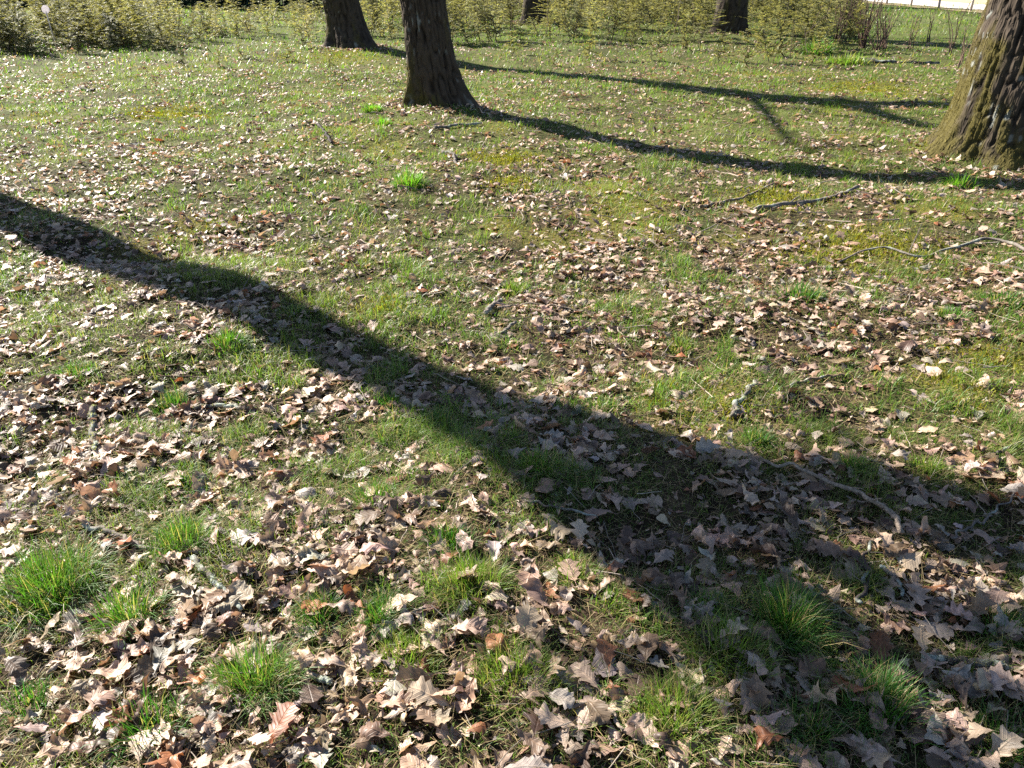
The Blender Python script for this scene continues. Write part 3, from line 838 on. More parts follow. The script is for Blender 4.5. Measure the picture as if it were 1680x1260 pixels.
def make_stick(pts3, r0, r1, colr, lich, seed, side_twigs=1):
    r_ = np.random.default_rng(seed)
    n = 40
    pp = smooth_path(pts3, n)
    L = np.linalg.norm(np.diff(pp, axis=0), axis=1).sum()
    pp += np.stack([vnoise(np.arange(n) * 0.35, np.full(n, q * 9.1), None, seed) for q in range(3)], -1) * np.array([1, 1, 0.5]) * min(L, 0.45) * 0.03
    knots = 1 + 0.22 * np.clip(vnoise(np.arange(n) * 0.55, np.zeros(n), None, seed + 2), 0, 1)
    g = Geo()
    v, f = tube(pp, np.linspace(r0, r1, n) * knots * (1 + 0.12 * vnoise(np.arange(n) * 1.7, np.ones(n), None, seed + 9)), 10, 0.35, seed)
    c = np.array(colr) * (1 + 0.35 * vnoise(v[:, 0] * 60, v[:, 1] * 60, v[:, 2] * 60, seed)[:, None])
    if lich:
        k = sstep(0.35 - 0.5 * lich, 0.75 - 0.4 * lich, vnoise(v[:, 0] * 28, v[:, 1] * 28, v[:, 2] * 28, seed + 4))[:, None]
        c = c * (1 - k) + np.array([0.25, 0.27, 0.23]) * k
    g.add(v, f, np.clip(c, 0.01, 1))
    for q in range(side_twigs):
        k = int(r_.integers(8, n - 6))
        d = pp[k + 1] - pp[k]; d /= np.linalg.norm(d)
        d = d + r_.normal(0, 0.6, 3); d[2] = abs(d[2]) * 0.5
        d /= np.linalg.norm(d)
        tl = L * r_.uniform(0.06, 0.16)
        tp = np.array([pp[k] + d * tl * s + np.array([0, 0, -0.1 * tl * s * s]) for s in np.linspace(0, 1, 6)])
        v, f = tube(tp, np.linspace(min(r0, r1) * 0.6, min(r0, r1) * 0.25, 6), 6, 0.1, seed)
        g.add(v, f, np.array(colr) * 0.9)
    lv = None
    if lich > 0.5:
        # leafy lichen tufts
        m = int(900 * lich * min(1.0, L / 0.3))
        k = r_.integers(0, n, m)
        dirs = r_.normal(0, 1, (m, 3)); dirs[:, 2] = abs(dirs[:, 2])
        dirs /= np.linalg.norm(dirs, axis=1)[:, None]
        msk = vnoise(k * 0.5, np.zeros(m), None, seed + 6) > -0.2
        b = pp[k] + dirs * (np.linspace(r0, r1, n)[k] * 0.9)[:, None]
        b, dirs = b[msk], dirs[msk]; m = len(b)
        lv = spikes(b, dirs + r_.normal(0, 0.5, (m, 3)), r_.uniform(0.25, 0.7, m) * max(r0, 0.008), r_.uniform(0.2, 0.45, m) * max(r0, 0.008), np.array([0.25, 0.28, 0.24]) * r_.uniform(0.6, 1.3, (m, 1)), r_)
    return g, lv, pp

for i, (pts, r0, r1, colr, lich, lab) in enumerate(STICKS):
    r0, r1 = r0 * 0.8, r1 * 0.8
    P3 = []
    for (u, v) in pts:
        x, y = G(u, v)
        P3.append((x, y, float(H(x, y)) + max(r0, r1) * 0.5 + 0.018 + (0.022 if lab.startswith('long curved') else 0)))
    b = np.array(P3[0])
    g, lv, pp = make_stick(np.array(P3) - b, r0, r1, colr, lich, 700 + i, 2 if len(pts) > 3 else 1)
    o = obj('fallen_stick', g.mesh('fallen_stick'), M['stick'])
    o.location = b
    tag(o, lab, 'stick', 'dead sticks lying on the ground')
    if lv is not None:
        obj('lichen', mesh_np('stick_lichen', *lv), M['moss'], o)['kind'] = 'stuff'
    mid = pp[len(pp) // 2] + b
    stick_xy.append((mid[0], mid[1], lab))

# ------------------------------------------------------------------ oak leaves
def leaf_mesh(r_, rows, cols, curl=1.0):
    """one dry lobed oak leaf of unit length along +x; cols is odd"""
    t = np.linspace(0, 1, rows)
    nl = r_.uniform(3.3, 5.0)
    env = 0.37 * np.sin(math.pi * np.clip(t, 0, 1) ** 1.25) ** 0.75 * (0.8 + 0.35 * t)
    env[0] = 0.012; env[-1] = 0.03
    s = np.linspace(-1, 1, cols)
    torn = r_.random()
    if torn < 0.36:                                           # broken off part of the way
        t = t * r_.uniform(0.5, 0.8)
        env = np.interp(t, np.linspace(0, 1, rows), env)
    elif torn < 0.52:                                         # one side torn away
        env = env * r_.uniform(0.75, 1.0)
    depth = r_.uniform(0.25, 0.58)
    W = []
    for side in (0, 1):
        ph = r_.uniform(-0.6, 0.6) + side * 0.8
        lob = 1 - depth * (0.5 + 0.5 * np.cos(2 * math.pi * nl * t + ph)) ** 1.6
        jag = 1 + 0.10 * r_.normal(0, 1, rows)
        W.append(np.maximum(env * lob * jag * (r_.uniform(0.25, 0.5) if (0.36 <= torn < 0.52 and side) else 1.0), 0.012))
    X = np.zeros((rows, cols)); Y = np.zeros((rows, cols))
    for j, q in enumerate(s):
        w = W[0] if q < 0 else W[1]
        Y[:, j] = q * w
        X[:, j] = t + 0.35 * abs(q) * w - 0.02
    uv = np.stack([X, Y], -1).reshape(-1, 2)
    # ripple between the side veins and random crumple
    Z = 0.020 * np.sin(2 * math.pi * 4.5 * (X - 0.9 * abs(Y))) * np.minimum(1, abs(Y) * 6) * r_.uniform(0.4, 1.4)
    sd = int(r_.integers(1e6))
    Z = Z + 0.115 * curl * vnoise(X * 4.2 + 5, Y * 5.5 + 9, None, sd) + 0.05 * curl * vnoise(X * 10, Y * 10, None, sd + 1)
    Z = Z - 0.12 * abs(Y) * r_.uniform(-0.5, 1.0)
    # roll across the midrib, then bend along it
    c = r_.choice([-1, 1], p=[0.35, 0.65]) * r_.uniform(0.4, 4.6) * curl
    Yr = np.sin(c * Y) / c - Z * np.sin(c * Y); Zr = (1 - np.cos(c * Y)) / c + Z * np.cos(c * Y)
    c2 = r_.choice([-1, 1], p=[0.45, 0.55]) * r_.uniform(0.2, 2.4) * curl + 0.01
    Xm = X - 0.5
    Xr = np.sin(c2 * Xm) / c2 - Zr * np.sin(c2 * Xm); Zr2 = (1 - np.cos(c2 * Xm)) / c2 + Zr * np.cos(c2 * Xm)
    tw = r_.normal(0, 0.5) * curl
    ca, sa = np.cos(tw * Xm), np.sin(tw * Xm)
    V = np.stack([Xr, Yr * ca - Zr2 * sa, Yr * sa + Zr2 * ca], -1).reshape(-1, 3)
    i = np.arange(rows - 1)[:, None] * cols + np.arange(cols - 1)[None]
    f = np.stack([i, i + 1, i + 1 + cols, i + cols], -1).reshape(-1, 4)
    if rows > 12:
        # leaf stalk
        tip = V[cols // 2]
        d = tip - V[cols + cols // 2]; d /= np.linalg.norm(d) + 1e-9
        pth = np.array([tip - d * 0.02, tip + d * 0.07, tip + d * 0.15 + [0, 0, 0.02]])
        tv, tf = tube(pth, [0.010, 0.008, 0.007], 4, cap=False)
        f = np.concatenate([f, tf + len(V)]); V = np.concatenate([V, tv])
        uv = np.concatenate([uv, np.zeros((len(tv), 2))])
    return V - V.mean(0), f, uv

r_ = np.random.default_rng(55)
HI = [leaf_mesh(r_, 17, 5, cu) for cu in np.linspace(0.25, 1.2, 36)]
MID = [leaf_mesh(r_, 9, 5, cu) for cu in np.linspace(0.25, 1.2, 26)]
CRUMB = [leaf_mesh(r_, 3, 3, cu) for cu in np.linspace(0.6, 1.4, 16)]
TINY = [leaf_mesh(r_, 4, 3, cu) for cu in np.linspace(0.6, 1.4, 16)]
NEAR = [leaf_mesh(r_, 12, 5, cu) for cu in np.linspace(0.25, 1.2, 36)]
LOW = [leaf_mesh(r_, 5, 3, cu) for cu in np.linspace(0.6, 1.5, 16)]

TONES = [  # base colour, share, words
    ((0.46, 0.345, 0.265), 0.30, 'pale tan'),
    ((0.38, 0.265, 0.20), 0.28, 'pinkish tan'),
    ((0.37, 0.315, 0.275), 0.13, 'greyish'),
    ((0.24, 0.155, 0.105), 0.17, 'mid brown'),
    ((0.27, 0.11, 0.05), 0.03, 'rusty orange brown'),
    ((0.12, 0.08, 0.058), 0.09, 'dark brown'),
]
def leaf_tones(n, r_):
    k = r_.choice(len(TONES), n, p=[t[1] for t in TONES])
    c = np.array([t[0] for t in TONES])[k] * r_.uniform(0.55, 1.14, (n, 1)) * np.array([1.0, 0.985, 0.95]) * (1 + r_.normal(0, 0.04, (n, 3)))
    return k, np.clip(c, 0.02, 0.6)

def rot_matrices(n, r_, tilt):
    """random heading, modest random tilt, sometimes upside down"""
    yaw = r_.uniform(0, 2 * math.pi, n)
    ta = r_.uniform(0, 2 * math.pi, n); tt = np.abs(r_.normal(0, tilt, n))
    cy, sy = np.cos(yaw), np.sin(yaw)
    Rz = np.zeros((n, 3, 3)); Rz[:, 0, 0] = cy; Rz[:, 0, 1] = -sy; Rz[:, 1, 0] = sy; Rz[:, 1, 1] = cy; Rz[:, 2, 2] = 1
    ax = np.stack([np.cos(ta), np.sin(ta), np.zeros(n)], -1)
    K = np.zeros((n, 3, 3)); K[:, 0, 2] = ax[:, 1]; K[:, 1, 2] = -ax[:, 0]; K[:, 2, 0] = -ax[:, 1]; K[:, 2, 1] = ax[:, 0]
    I = np.eye(3)[None]
    Rt = I + np.sin(tt)[:, None, None] * K + (1 - np.cos(tt))[:, None, None] * (K @ K)
    flip = np.where(r_.random(n) < 0.45, -1.0, 1.0)
    F = np.zeros((n, 3, 3)); F[:, 0, 0] = 1; F[:, 1, 1] = flip; F[:, 2, 2] = flip
    return Rt @ Rz @ F

def place_leaves(n, v0, v1, r_, size, variants, power=1.0):
    x, y = in_view_pts(n, v0, v1, r_)
    L = 1 - grassiness(x, y)
    # the litter itself lies in drifts
    drift = sstep(-0.3, 0.35, fbm(x * 1.5 + 9, y * 1.5, None, 141, 4, 0.7))
    mo = mossiness(x, y)
    keep = (r_.random(n) < (0.20 + 0.58 * L ** power * (0.15 + 0.85 * drift)) * (1 - 0.7 * mo)) & clear_of_trees(x, y)
    x, y = x[keep], y[keep]; n = len(x)
    k, c = leaf_tones(n, r_)
    return dict(x=x, y=y, L=(1 - grassiness(x, y)), tone=k, col=c, rot=rot_matrices(n, r_, 0.36), size=r_.uniform(*size, n) * np.where(r_.random(n) < 0.35, r_.uniform(0.4, 0.75, n), 1.0), var=r_.integers(0, len(variants), n), up=r_.random(n))

def bake_leaves(d, variants, sel):
    vs, fs, cs, us, nn = [], [], [], [], 0
    for q in range(len(variants)):
        ids = np.where((d['var'] == q) & sel)[0]
        if not len(ids): continue
        V, f, uv = variants[q]
        W = np.einsum('nij,kj->nki', d['rot'][ids], V) * d['size'][ids][:, None, None]
        zmin = W[..., 2].min(1)
        z = H(d['x'][ids], d['y'][ids]) + d['up'][ids] * 0.018 * (0.4 + 0.9 * d['L'][ids]) - zmin * 0.40
        W = W + np.stack([d['x'][ids], d['y'][ids], z], -1)[:, None]
        m, kk = len(ids), len(V)
        vs.append(W.reshape(-1, 3)); fs.append((np.arange(m)[:, None, None] * kk + f[None]).reshape(-1, 4) + nn)
        cs.append(np.repeat(d['col'][ids], kk, 0)); us.append(np.tile(uv, (m, 1)))
        nn += m * kk
    return vs, fs, cs, us, nn

r_ = np.random.default_rng(77)
near = place_leaves(8200, 640, 1330, r_, (0.045, 0.108), HI)
# the leaves that show largest become things of their own
u, v, dep = project(near['x'], near['y'])
seen = (u > 10) & (u < 1670) & (v < 1255) & (v > 640)
score = near['size'] / dep * (0.55 + 0.45 * near['up']) * (0.7 + 0.3 * near['L']) * np.where(seen, 1, 0)
order = np.argsort(-score)[:300]
single = np.zeros(len(near['x']), bool); single[order] = True
near['up'][order] = 0.55 + 0.45 * near['up'][order]

parts = [bake_leaves(near, NEAR, ~single)]
for (v0, v1, n, size, variants, pw) in ((395, 640, 14000, (0.04, 0.10), MID, 0.9), (235, 395, 20000, (0.045, 0.10), TINY, 0.9), (120, 235, 27000, (0.05, 0.105), TINY, 0.9), (70, 120, 14000, (0.06, 0.12), TINY, 0.7)):
    parts.append(bake_leaves(dd := place_leaves(n, v0, v1, r_, size, variants, pw), variants, np.ones(len(dd['x']), bool)))
# leaves banked against the feet of the trunks
for (tx, ty), rad in zip(TREES_XY[:5], (0.34, 0.5, 0.62, 0.5, 0.5)):
    dd = place_leaves(1, 300, 400, r_, (0.05, 0.1), MID)
    n = 260
    a = r_.uniform(0, 6.283, n); q = rad + 0.12 + np.abs(r_.normal(0, 0.28, n))
    k, c = leaf_tones(n, r_)
    dd = dict(x=tx + np.cos(a) * q, y=ty + np.sin(a) * q, L=np.full(n, 0.7), tone=k, col=c, rot=rot_matrices(n, r_, 0.45), size=r_.uniform(0.05, 0.11, n), var=r_.integers(0, len(MID), n), up=r_.random(n))
    parts.append(bake_leaves(dd, MID, np.ones(n, bool)))
# crumbs of broken leaves
for (v0, v1, n, size) in ((640, 1330, 10000, (0.012, 0.045)), (380, 640, 9000, (0.018, 0.05)), (200, 380, 11000, (0.025, 0.055))):
    dd = place_leaves(n, v0, v1, r_, size, CRUMB, 0.7)
    dd['up'] *= 0.5
    parts.append(bake_leaves(dd, CRUMB, np.ones(len(dd['x']), bool)))
VS, FS, CS, US, off = [], [], [], [], 0
for vs, fs, cs, us, nn in parts:
    VS += vs; CS += cs; US += us
    FS += [f + off for f in fs]
    off += nn
tag(obj('leaf_litter', mesh_np('leaf_litter', np.concatenate(VS), np.concatenate(FS), np.concatenate(CS), np.concatenate(US)), M['litter']),
    'carpet of dry brown oak leaves and crumbs covering the ground', 'leaf litter', kind='stuff')

# single leaves: shared meshes, one object each
HI_ME = []
for V, f, uv in HI:
    me = mesh_np('oak_leaf', V, f, None, uv)
    me.materials.append(M['leaf'])
    HI_ME.append(me)
SHORT = {  # landmarks that leaves are described by
    'largest fine grass': 'largest tussock at the left edge', 'spreading coarse': 'spreading grass tuft at lower left', 'upright fine': 'upright grass clump at left',
    'low dark grass': 'low dark tuft at left', 'dark grass tuft left': 'dark tuft by the grey lichen stick', 'wide low': 'wide low tuft at left', 'thick fine': 'thick tussock by the pale lichen stick',
    'small dark fine': 'small dark tussock', 'dark fine tussock': 'dark tussock left of centre', 'rounded fine': 'rounded central tussock', 'loose yellowish': 'loose yellowish tuft at bottom centre',
    'sparse yellow': 'sparse yellow green grass patch', 'tall dark grass': 'tall dark shaded tussock', 'dark coarse': 'dark tuft in the shaded corner', 'bright sunlit': 'bright tuft at the shadow edge',
    'sunlit fine': 'sunlit tuft at the bottom edge', 'grass tuft in the sun': 'sunny tuft below the trunk shadow', 'small tussock in the thin': 'tussock in the thin branch shadow',
    'grass tuft beside the curled': 'tuft at the lower shadow edge', 'bright grass tuft right': 'bright tuft behind the central tussock', 'small dark tuft where': 'small dark tuft at the upper shadow edge',
    'shaded tuft in the middle': 'tuft inside the trunk shadow', 'shaded tuft in the trunk': 'left tuft inside the trunk shadow', 'short tuft left': 'short tuft left of the tall tussock',
    'short tuft between': 'short tuft right of centre', 'small sunlit tuft above': 'sunlit tuft above the curved stick', 'small tuft standing': 'tuft beside the curved stick',
    'shaded tuft near': 'shaded tuft near the right edge', 'long bladed': 'long bladed tuft at bottom left', 'short dark tuft': 'short dark tuft by the left edge', 'dark tuft at the bottom': 'dark tuft at the bottom edge',
    'thin shaded': 'thin grass in the right corner', 'short thick stick': 'lichen crusted thick stick', 'long curved': 'long curved bare stick', 'thin dark stick': 'thin dark stick',
    'pale lichen': 'pale lichen stick', 'crooked pale': 'crooked pale twig', 'dark lichen': 'dark lichen spotted stick', 'lichen tufted': 'slanting lichen tufted stick', 'grey stick behind': 'grey stick at left',
    'lichen stick pointing': 'lichen stick pointing at the camera', 'grey lichen': 'grey lichen stick', 'dark angled': 'dark angled twig', 'thin twig below': 'thin twig below the trunk shadow',
    'small grey': 'small grey stick', 'dark twig at the right': 'dark twig at the right edge', 'thin grey': 'thin grey twig at right'}
marks = []
for x, y, l in tuft_xy + stick_xy:
    for kk, nm in SHORT.items():
        if l.startswith(kk):
            marks.append((x, y, nm)); break
used = {}
STATE = lambda q: ('flat', 'wavy', 'curled', 'tightly curled')[min(3, int(q / len(HI) * 4))]
for i in order:
    me = HI_ME[near['var'][i]]
    o = bpy.data.objects.new('oak_leaf', me)
    COL.objects.link(o)
    V = HI[near['var'][i]][0]
    Rm = near['rot'][i] * near['size'][i]
    zmin = (V @ Rm.T)[:, 2].min()
    z = float(H(near['x'][i], near['y'][i])) + near['up'][i] * 0.022 * (0.4 + 0.9 * near['L'][i]) - zmin * 0.42
    mat = Matrix([list(Rm[0]) + [near['x'][i]], list(Rm[1]) + [near['y'][i]], list(Rm[2]) + [z], [0, 0, 0, 1]])
    o.matrix_world = mat
    o.color = tuple(near['col'][i]) + (1.0,)
    dist = [math.hypot(near['x'][i] - m[0], near['y'][i] - m[1]) for m in marks]
    near['mark_' + str(i)] = int(np.argmin(dist))
    k = near['mark_' + str(i)]
    dx, dy = near['x'][i] - marks[k][0], near['y'][i] - marks[k][1]
    side = ('right of' if dx > 0 else 'left of') if abs(dx) > abs(dy) else ('behind' if dy > 0 else 'in front of')
    used.setdefault((TONES[near['tone'][i]][2], STATE(near['var'][i]), side, k), []).append((dist[k], near['size'][i], o))
for (tone, state, side, k), lst in used.items():
    lst.sort(key=lambda e: e[0])
    for j, (dist, size, o) in enumerate(lst):
        extra = '' if len(lst) == 1 else ('nearest ', 'second nearest ', 'third nearest ', 'fourth nearest ', 'fifth nearest ', 'sixth nearest ', 'seventh nearest ')[min(j, 6)]
        tag(o, f"{extra}{tone} {state} oak leaf {side} the {marks[k][2]}"[:200], 'leaf', 'fallen oak leaves in the foreground')
        words = o['label'].split()
        if len(words) > 16:
            o['label'] = ' '.join(words[:16])

# loose little twigs, too many and too small to tell apart
r_ = np.random.default_rng(88)
g = Geo()
for (v0, v1, n, ln, rr) in ((650, 1300, 330, (0.05, 0.17), 0.0016), (380, 650, 420, (0.08, 0.24), 0.0026), (150, 380, 420, (0.1, 0.35), 0.0045)):
    x, y = in_view_pts(n, v0, v1, r_)
    for q in range(n):
        a = r_.uniform(0, 6.283); L = r_.uniform(*ln)
        t = np.linspace(-0.5, 0.5, 6)
        xs = x[q] + np.cos(a) * L * t + r_.normal(0, 0.02 * L, 6); ys = y[q] + np.sin(a) * L * t + r_.normal(0, 0.02 * L, 6)
        zs = H(xs, ys) + 0.016 + r_.uniform(0, 0.012) + L * 0.15 * r_.normal() * t
        v, f = tube(np.stack([xs, ys, zs], -1), np.linspace(rr, rr * 0.5, 6) * r_.uniform(0.7, 1.3), 4, 0.1, q, cap=False)
        g.add(v, f, np.array([(0.20, 0.17, 0.14), (0.30, 0.25, 0.2), (0.10, 0.07, 0.05)][q % 3]) * r_.uniform(0.7, 1.2))
tag(obj('twig_litter', g.mesh('twig_litter'), M['stick']), 'tiny dry twigs scattered through the leaf litter', 'twig litter', kind='stuff')

# ------------------------------------------------------------------ sapling thicket
def sapling_geo(r_, height):
    """feathery young tree: thin dark stem, flat horizontal sprays of small leaflets"""
    n = 14
    zs = np.linspace(0, height, n)
    sx = np.cumsum(r_.normal(0, 0.022, n)); sy = np.cumsum(r_.normal(0, 0.022, n))
    sx -= sx[0]; sy -= sy[0]
    st = np.stack([sx, sy, zs], -1)
    stem = Geo()
    v, f = tube(st, np.linspace(0.009, 0.003, n), 5, 0.1, 1, cap=False)
    stem.add(v, f, (0.045, 0.033, 0.024))
    LV, LC = [], []
    nb = int(20 * height / 1.2) + 8
    for q in range(nb):
        t = 0.10 + 0.88 * (q + r_.random()) / nb
        p = np.array([np.interp(t * height, zs, sx), np.interp(t * height, zs, sy), t * height])
        a = q * 2.4 + r_.normal(0, 0.9)
        L = height * (0.34 * (1 - t) + 0.09) * r_.uniform(0.5, 1.6)
        d = np.array([math.cos(a), math.sin(a), r_.uniform(0.0, 0.8)])
        m = 5
        br = [p]
        for s in range(m):
            d = d + np.array([0, 0, -0.09]) + r_.normal(0, 0.06, 3)
            br.append(br[-1] + d / np.linalg.norm(d) * L / m)
        br = np.array(br)
        v, f = tube(br, np.linspace(0.004, 0.0015, m + 1), 3, cap=False)
        stem.add(v, f, (0.07, 0.055, 0.035))
        nlf = int(26 + L * 170)
        for s in range(nlf):
            u_ = (s + r_.random()) / nlf * m
            k = min(int(u_), m - 1)
            c = br[k] + (br[k + 1] - br[k]) * (u_ - k)
            dirb = br[k + 1] - br[k]; dirb = dirb / np.linalg.norm(dirb)
            side = np.cross(dirb, [0, 0, 1.0]); side /= np.linalg.norm(side) + 1e-9
            sg = 1 if s % 2 else -1
            ld = dirb * 0.75 + side * sg * 0.9 + r_.normal(0, 0.22, 3)
            ld /= np.linalg.norm(ld)
            ll = r_.uniform(0.03, 0.075) * (1.15 - 0.5 * u_ / m)
            wv = np.cross(ld, [0, 0, 1.0] + r_.normal(0, 0.3, 3)); wv /= np.linalg.norm(wv) + 1e-9
            w = ll * 0.14
            LV.append([c, c + ld * ll * 0.5 + wv * w, c + ld * ll, c + ld * ll * 0.5 - wv * w])
            LC.append(np.array([0.205, 0.208, 0.098]) * r_.uniform(0.65, 1.25) * np.array([1, 1 + r_.normal(0, 0.05), 1]))
    LV = np.array(LV).reshape(-1, 3); m = len(LC)
    return stem, (LV, np.arange(m * 4).reshape(-1, 4), np.repeat(np.array(LC), 4, 0))

r_ = np.random.default_rng(123)
SAP = []
for hgt in np.linspace(0.55, 1.5, 9):
    s, (v, f, c) = sapling_geo(r_, hgt)
    sm = s.mesh('sapling_stem'); sm.materials.append(M['stick'])
    fm = mesh_np('sapling_fronds', v, f, c); fm.materials.append(M['frond'])
    SAP.append((hgt, sm, fm, s, (v, f, c)))

cand = []
while len(cand) < 740:
    y = r_.uniform(18.5, 38)
    x = r_.uniform(-17, 15)
    if len(cand) > 610: x, y = r_.uniform(-15, -7.5), r_.uniform(18.5, 27)      # the stand is thickest on the left
    uu, vv, dd = project(x, y)
    if uu < -60 or uu > 1410: continue
    # front edge of the thicket follows the photo row by row
    edge = np.interp(uu, [-60, 120, 300, 360, 470, 560, 700, 900, 1100, 1250, 1410], [104, 92, 80, 64, 66, 68, 72, 76, 86, 96, 92])
    if abs(uu - 88) < 16 and y < 20.2: continue            # the marker stands clear
    if vv > edge + abs(r_.normal(0, 5)) - 3: continue
    gap = 300 < uu < 480
    if gap and r_.random() < 0.45: continue
    if math.hypot(x + 3.68, y - 19.5) < 0.9 or math.hypot(x - 6.6, y - 24.4) < 0.7 or math.hypot(x - .83, y - 29.5) < 0.6: continue
    tall = np.interp(uu, [-60, 250, 320, 480, 560, 800, 1250, 1410], [1.1, 1.05, 0.75, 0.72, 1.1, 1.2, 1.35, 1.2]) * r_.uniform(0.6, 1.1) * (1.05 + 0.30 * float(vnoise(x * 0.45, y * 0.45, None, 505)))
    if vv > edge - 8: tall *= r_.uniform(0.6, 1.0)
    for tu, ty, half, keepv in ((1190, 24.2, 40, 62), (877, 29.5, 24, 26), (565, 19.5, 40, 60)):
        if abs(uu - tu) < half and y < ty + 0.3:
            # stay low enough for the trunk behind to show
            while project(x, y, tall)[1] < keepv and tall > 0.2: tall -= 0.05
    if tall < 0.25: continue
    cand.append((x, y, tall, uu, vv))
# loose outliers in front
for (u0, v0, hgt) in ((500, 84, .5), (470, 100, .45), (400, 96, .4), (360, 110, .35), (1290, 96, .8), (1262, 104, .9), (1230, 110, .7), (1340, 100, .8), (965, 98, .9), (905, 108, .35), (1180, 100, .6), (1325, 112, .55), (1070, 100, .5), (300, 108, .35), (540, 112, .35), (1010, 108, .4), (840, 90, .5)):
    x, y = G(u0, v0)
    cand.append((x, y, hgt, u0, v0))
cand.sort(key=lambda c: -(c[2] / c[1]) - (0.03 if c[4] > 70 else 0))
def region(u_):
    for lim, txt in ((90, 'left of the white marker'), (210, 'just right of the white marker'), (330, 'left of the dark gap'), (430, 'under the dark gap'), (535, 'left of the left oak'),
                     (670, 'between the left and middle oaks'), (770, 'right of the middle oak'), (880, 'left of the farthest oak'), (1000, 'right of the farthest oak'),
                     (1110, 'between the two far oaks'), (1185, 'left of the right far oak'), (1260, 'right of the right far oak'), (1340, 'left of the tall rush clump')):
        if u_ < lim: return txt
    return 'around the tall rush clump'
NTH = ['first', 'second', 'third', 'fourth', 'fifth', 'sixth', 'seventh', 'eighth', 'ninth', 'tenth', 'eleventh', 'twelfth', 'thirteenth', 'fourteenth', 'fifteenth'] + [a + b for a in ('twenty-',) for b in ('first', 'second', 'third', 'fourth', 'fifth', 'sixth', 'seventh', 'eighth', 'ninth')]
NTH[15:15] = ['sixteenth', 'seventeenth', 'eighteenth', 'nineteenth', 'twentieth']
sap_class = {}
for i, (x, y, tall, uu, vv) in enumerate(cand[:290]):
    size = 'low' if tall < 0.8 else ('mid-high' if tall < 1.15 else 'tall')
    row = 'front' if vv > 72 else ('middle' if vv > 58 else 'back')
    sap_class.setdefault((size, row, region(uu)), []).append((uu, i))
sap_label = {}
for (size, row, reg), lst in sap_class.items():
    lst.sort()
    for n_, (_, i) in enumerate(lst):
        sap_label[i] = f"{size} feathery sapling, {row} row, {reg}" + ('' if len(lst) == 1 else f", {NTH[min(n_, 28)]} from left")
rest = Geo(); rest_stem = Geo()
for i, (x, y, tall, uu, vv) in enumerate(cand):
    q = int(np.argmin([abs(tall - s[0]) for s in SAP]))
    if r_.random() < 0.5: q = int(np.clip(q + r_.integers(-1, 2), 0, len(SAP) - 1))
    sc = tall / SAP[q][0]; a = r_.uniform(0, 6.283); z = float(H(x, y)) - 0.02
    if i < 290:
        t = thing('sapling', sap_label[i], 'sapling', (x, y, z), 'feathery saplings of the thicket')
        t.rotation_euler = (r_.normal(0, 0.13), r_.normal(0, 0.13), a)
        t.scale = (sc * r_.uniform(0.8, 1.35), sc * r_.uniform(0.8, 1.35), sc)
        obj('stem', SAP[q][1], None, t)
        obj('fronds', SAP[q][2], None, t)
    else:
        ca, sa = math.cos(a), math.sin(a)
        Rm = np.array([[ca, -sa, 0], [sa, ca, 0], [0, 0, 1]]) * sc
        v, f, c = SAP[q][4]
        m_ = len(v) // 4
        kk = np.arange(i % 7, m_, 7)
        v = v.reshape(m_, 4, 3)[kk]; cen = v.mean(1, keepdims=True)
        v = (cen + (v - cen) * 2.2).reshape(-1, 3); c = c.reshape(m_, 4, 3)[kk].reshape(-1, 3)
        f = np.arange(len(v)).reshape(-1, 4)
        rest.add(v @ Rm.T + [x, y, z], f, c * r_.uniform(0.7, 1.2) * np.array([1, r_.uniform(0.92, 1.06), 1]))
        for vs_, fs_, cs_ in zip(SAP[q][3].v[:1], SAP[q][3].f[:1], SAP[q][3].c[:1]):
            rest_stem.add(vs_ @ Rm.T + [x, y, z], fs_, cs_)
# dead grey-brown stems tangled through the thicket
for q in range(260):
    x, y, tall, uu, vv = cand[int(r_.integers(0, len(cand)))]
    x += r_.normal(0, 0.4); y += r_.normal(0, 0.4)
    d = np.array([r_.normal(0, 0.45), r_.normal(0, 0.3), 1.0]); d /= np.linalg.norm(d)
    p = [np.array([x, y, float(H(x, y)) - 0.02])]
    for _ in range(6):
        d = d + r_.normal(0, 0.14, 3); d /= np.linalg.norm(d)
        p.append(p[-1] + d * tall * 0.17)
    v, f = tube(p, np.linspace(0.009, 0.003, 7), 4, cap=False)
    rest_stem.add(v, f, np.array([0.15, 0.11, 0.085]) * r_.uniform(0.4, 1.5))
th = obj('sapling_thicket', rest.mesh('sapling_thicket'), M['frond'])
tag(th, 'dense mass of feathery olive saplings filling the back of the thicket', 'thicket', kind='stuff')
obj('stems', rest_stem.mesh('thicket_stems'), M['stick'], th)['kind'] = 'stuff'

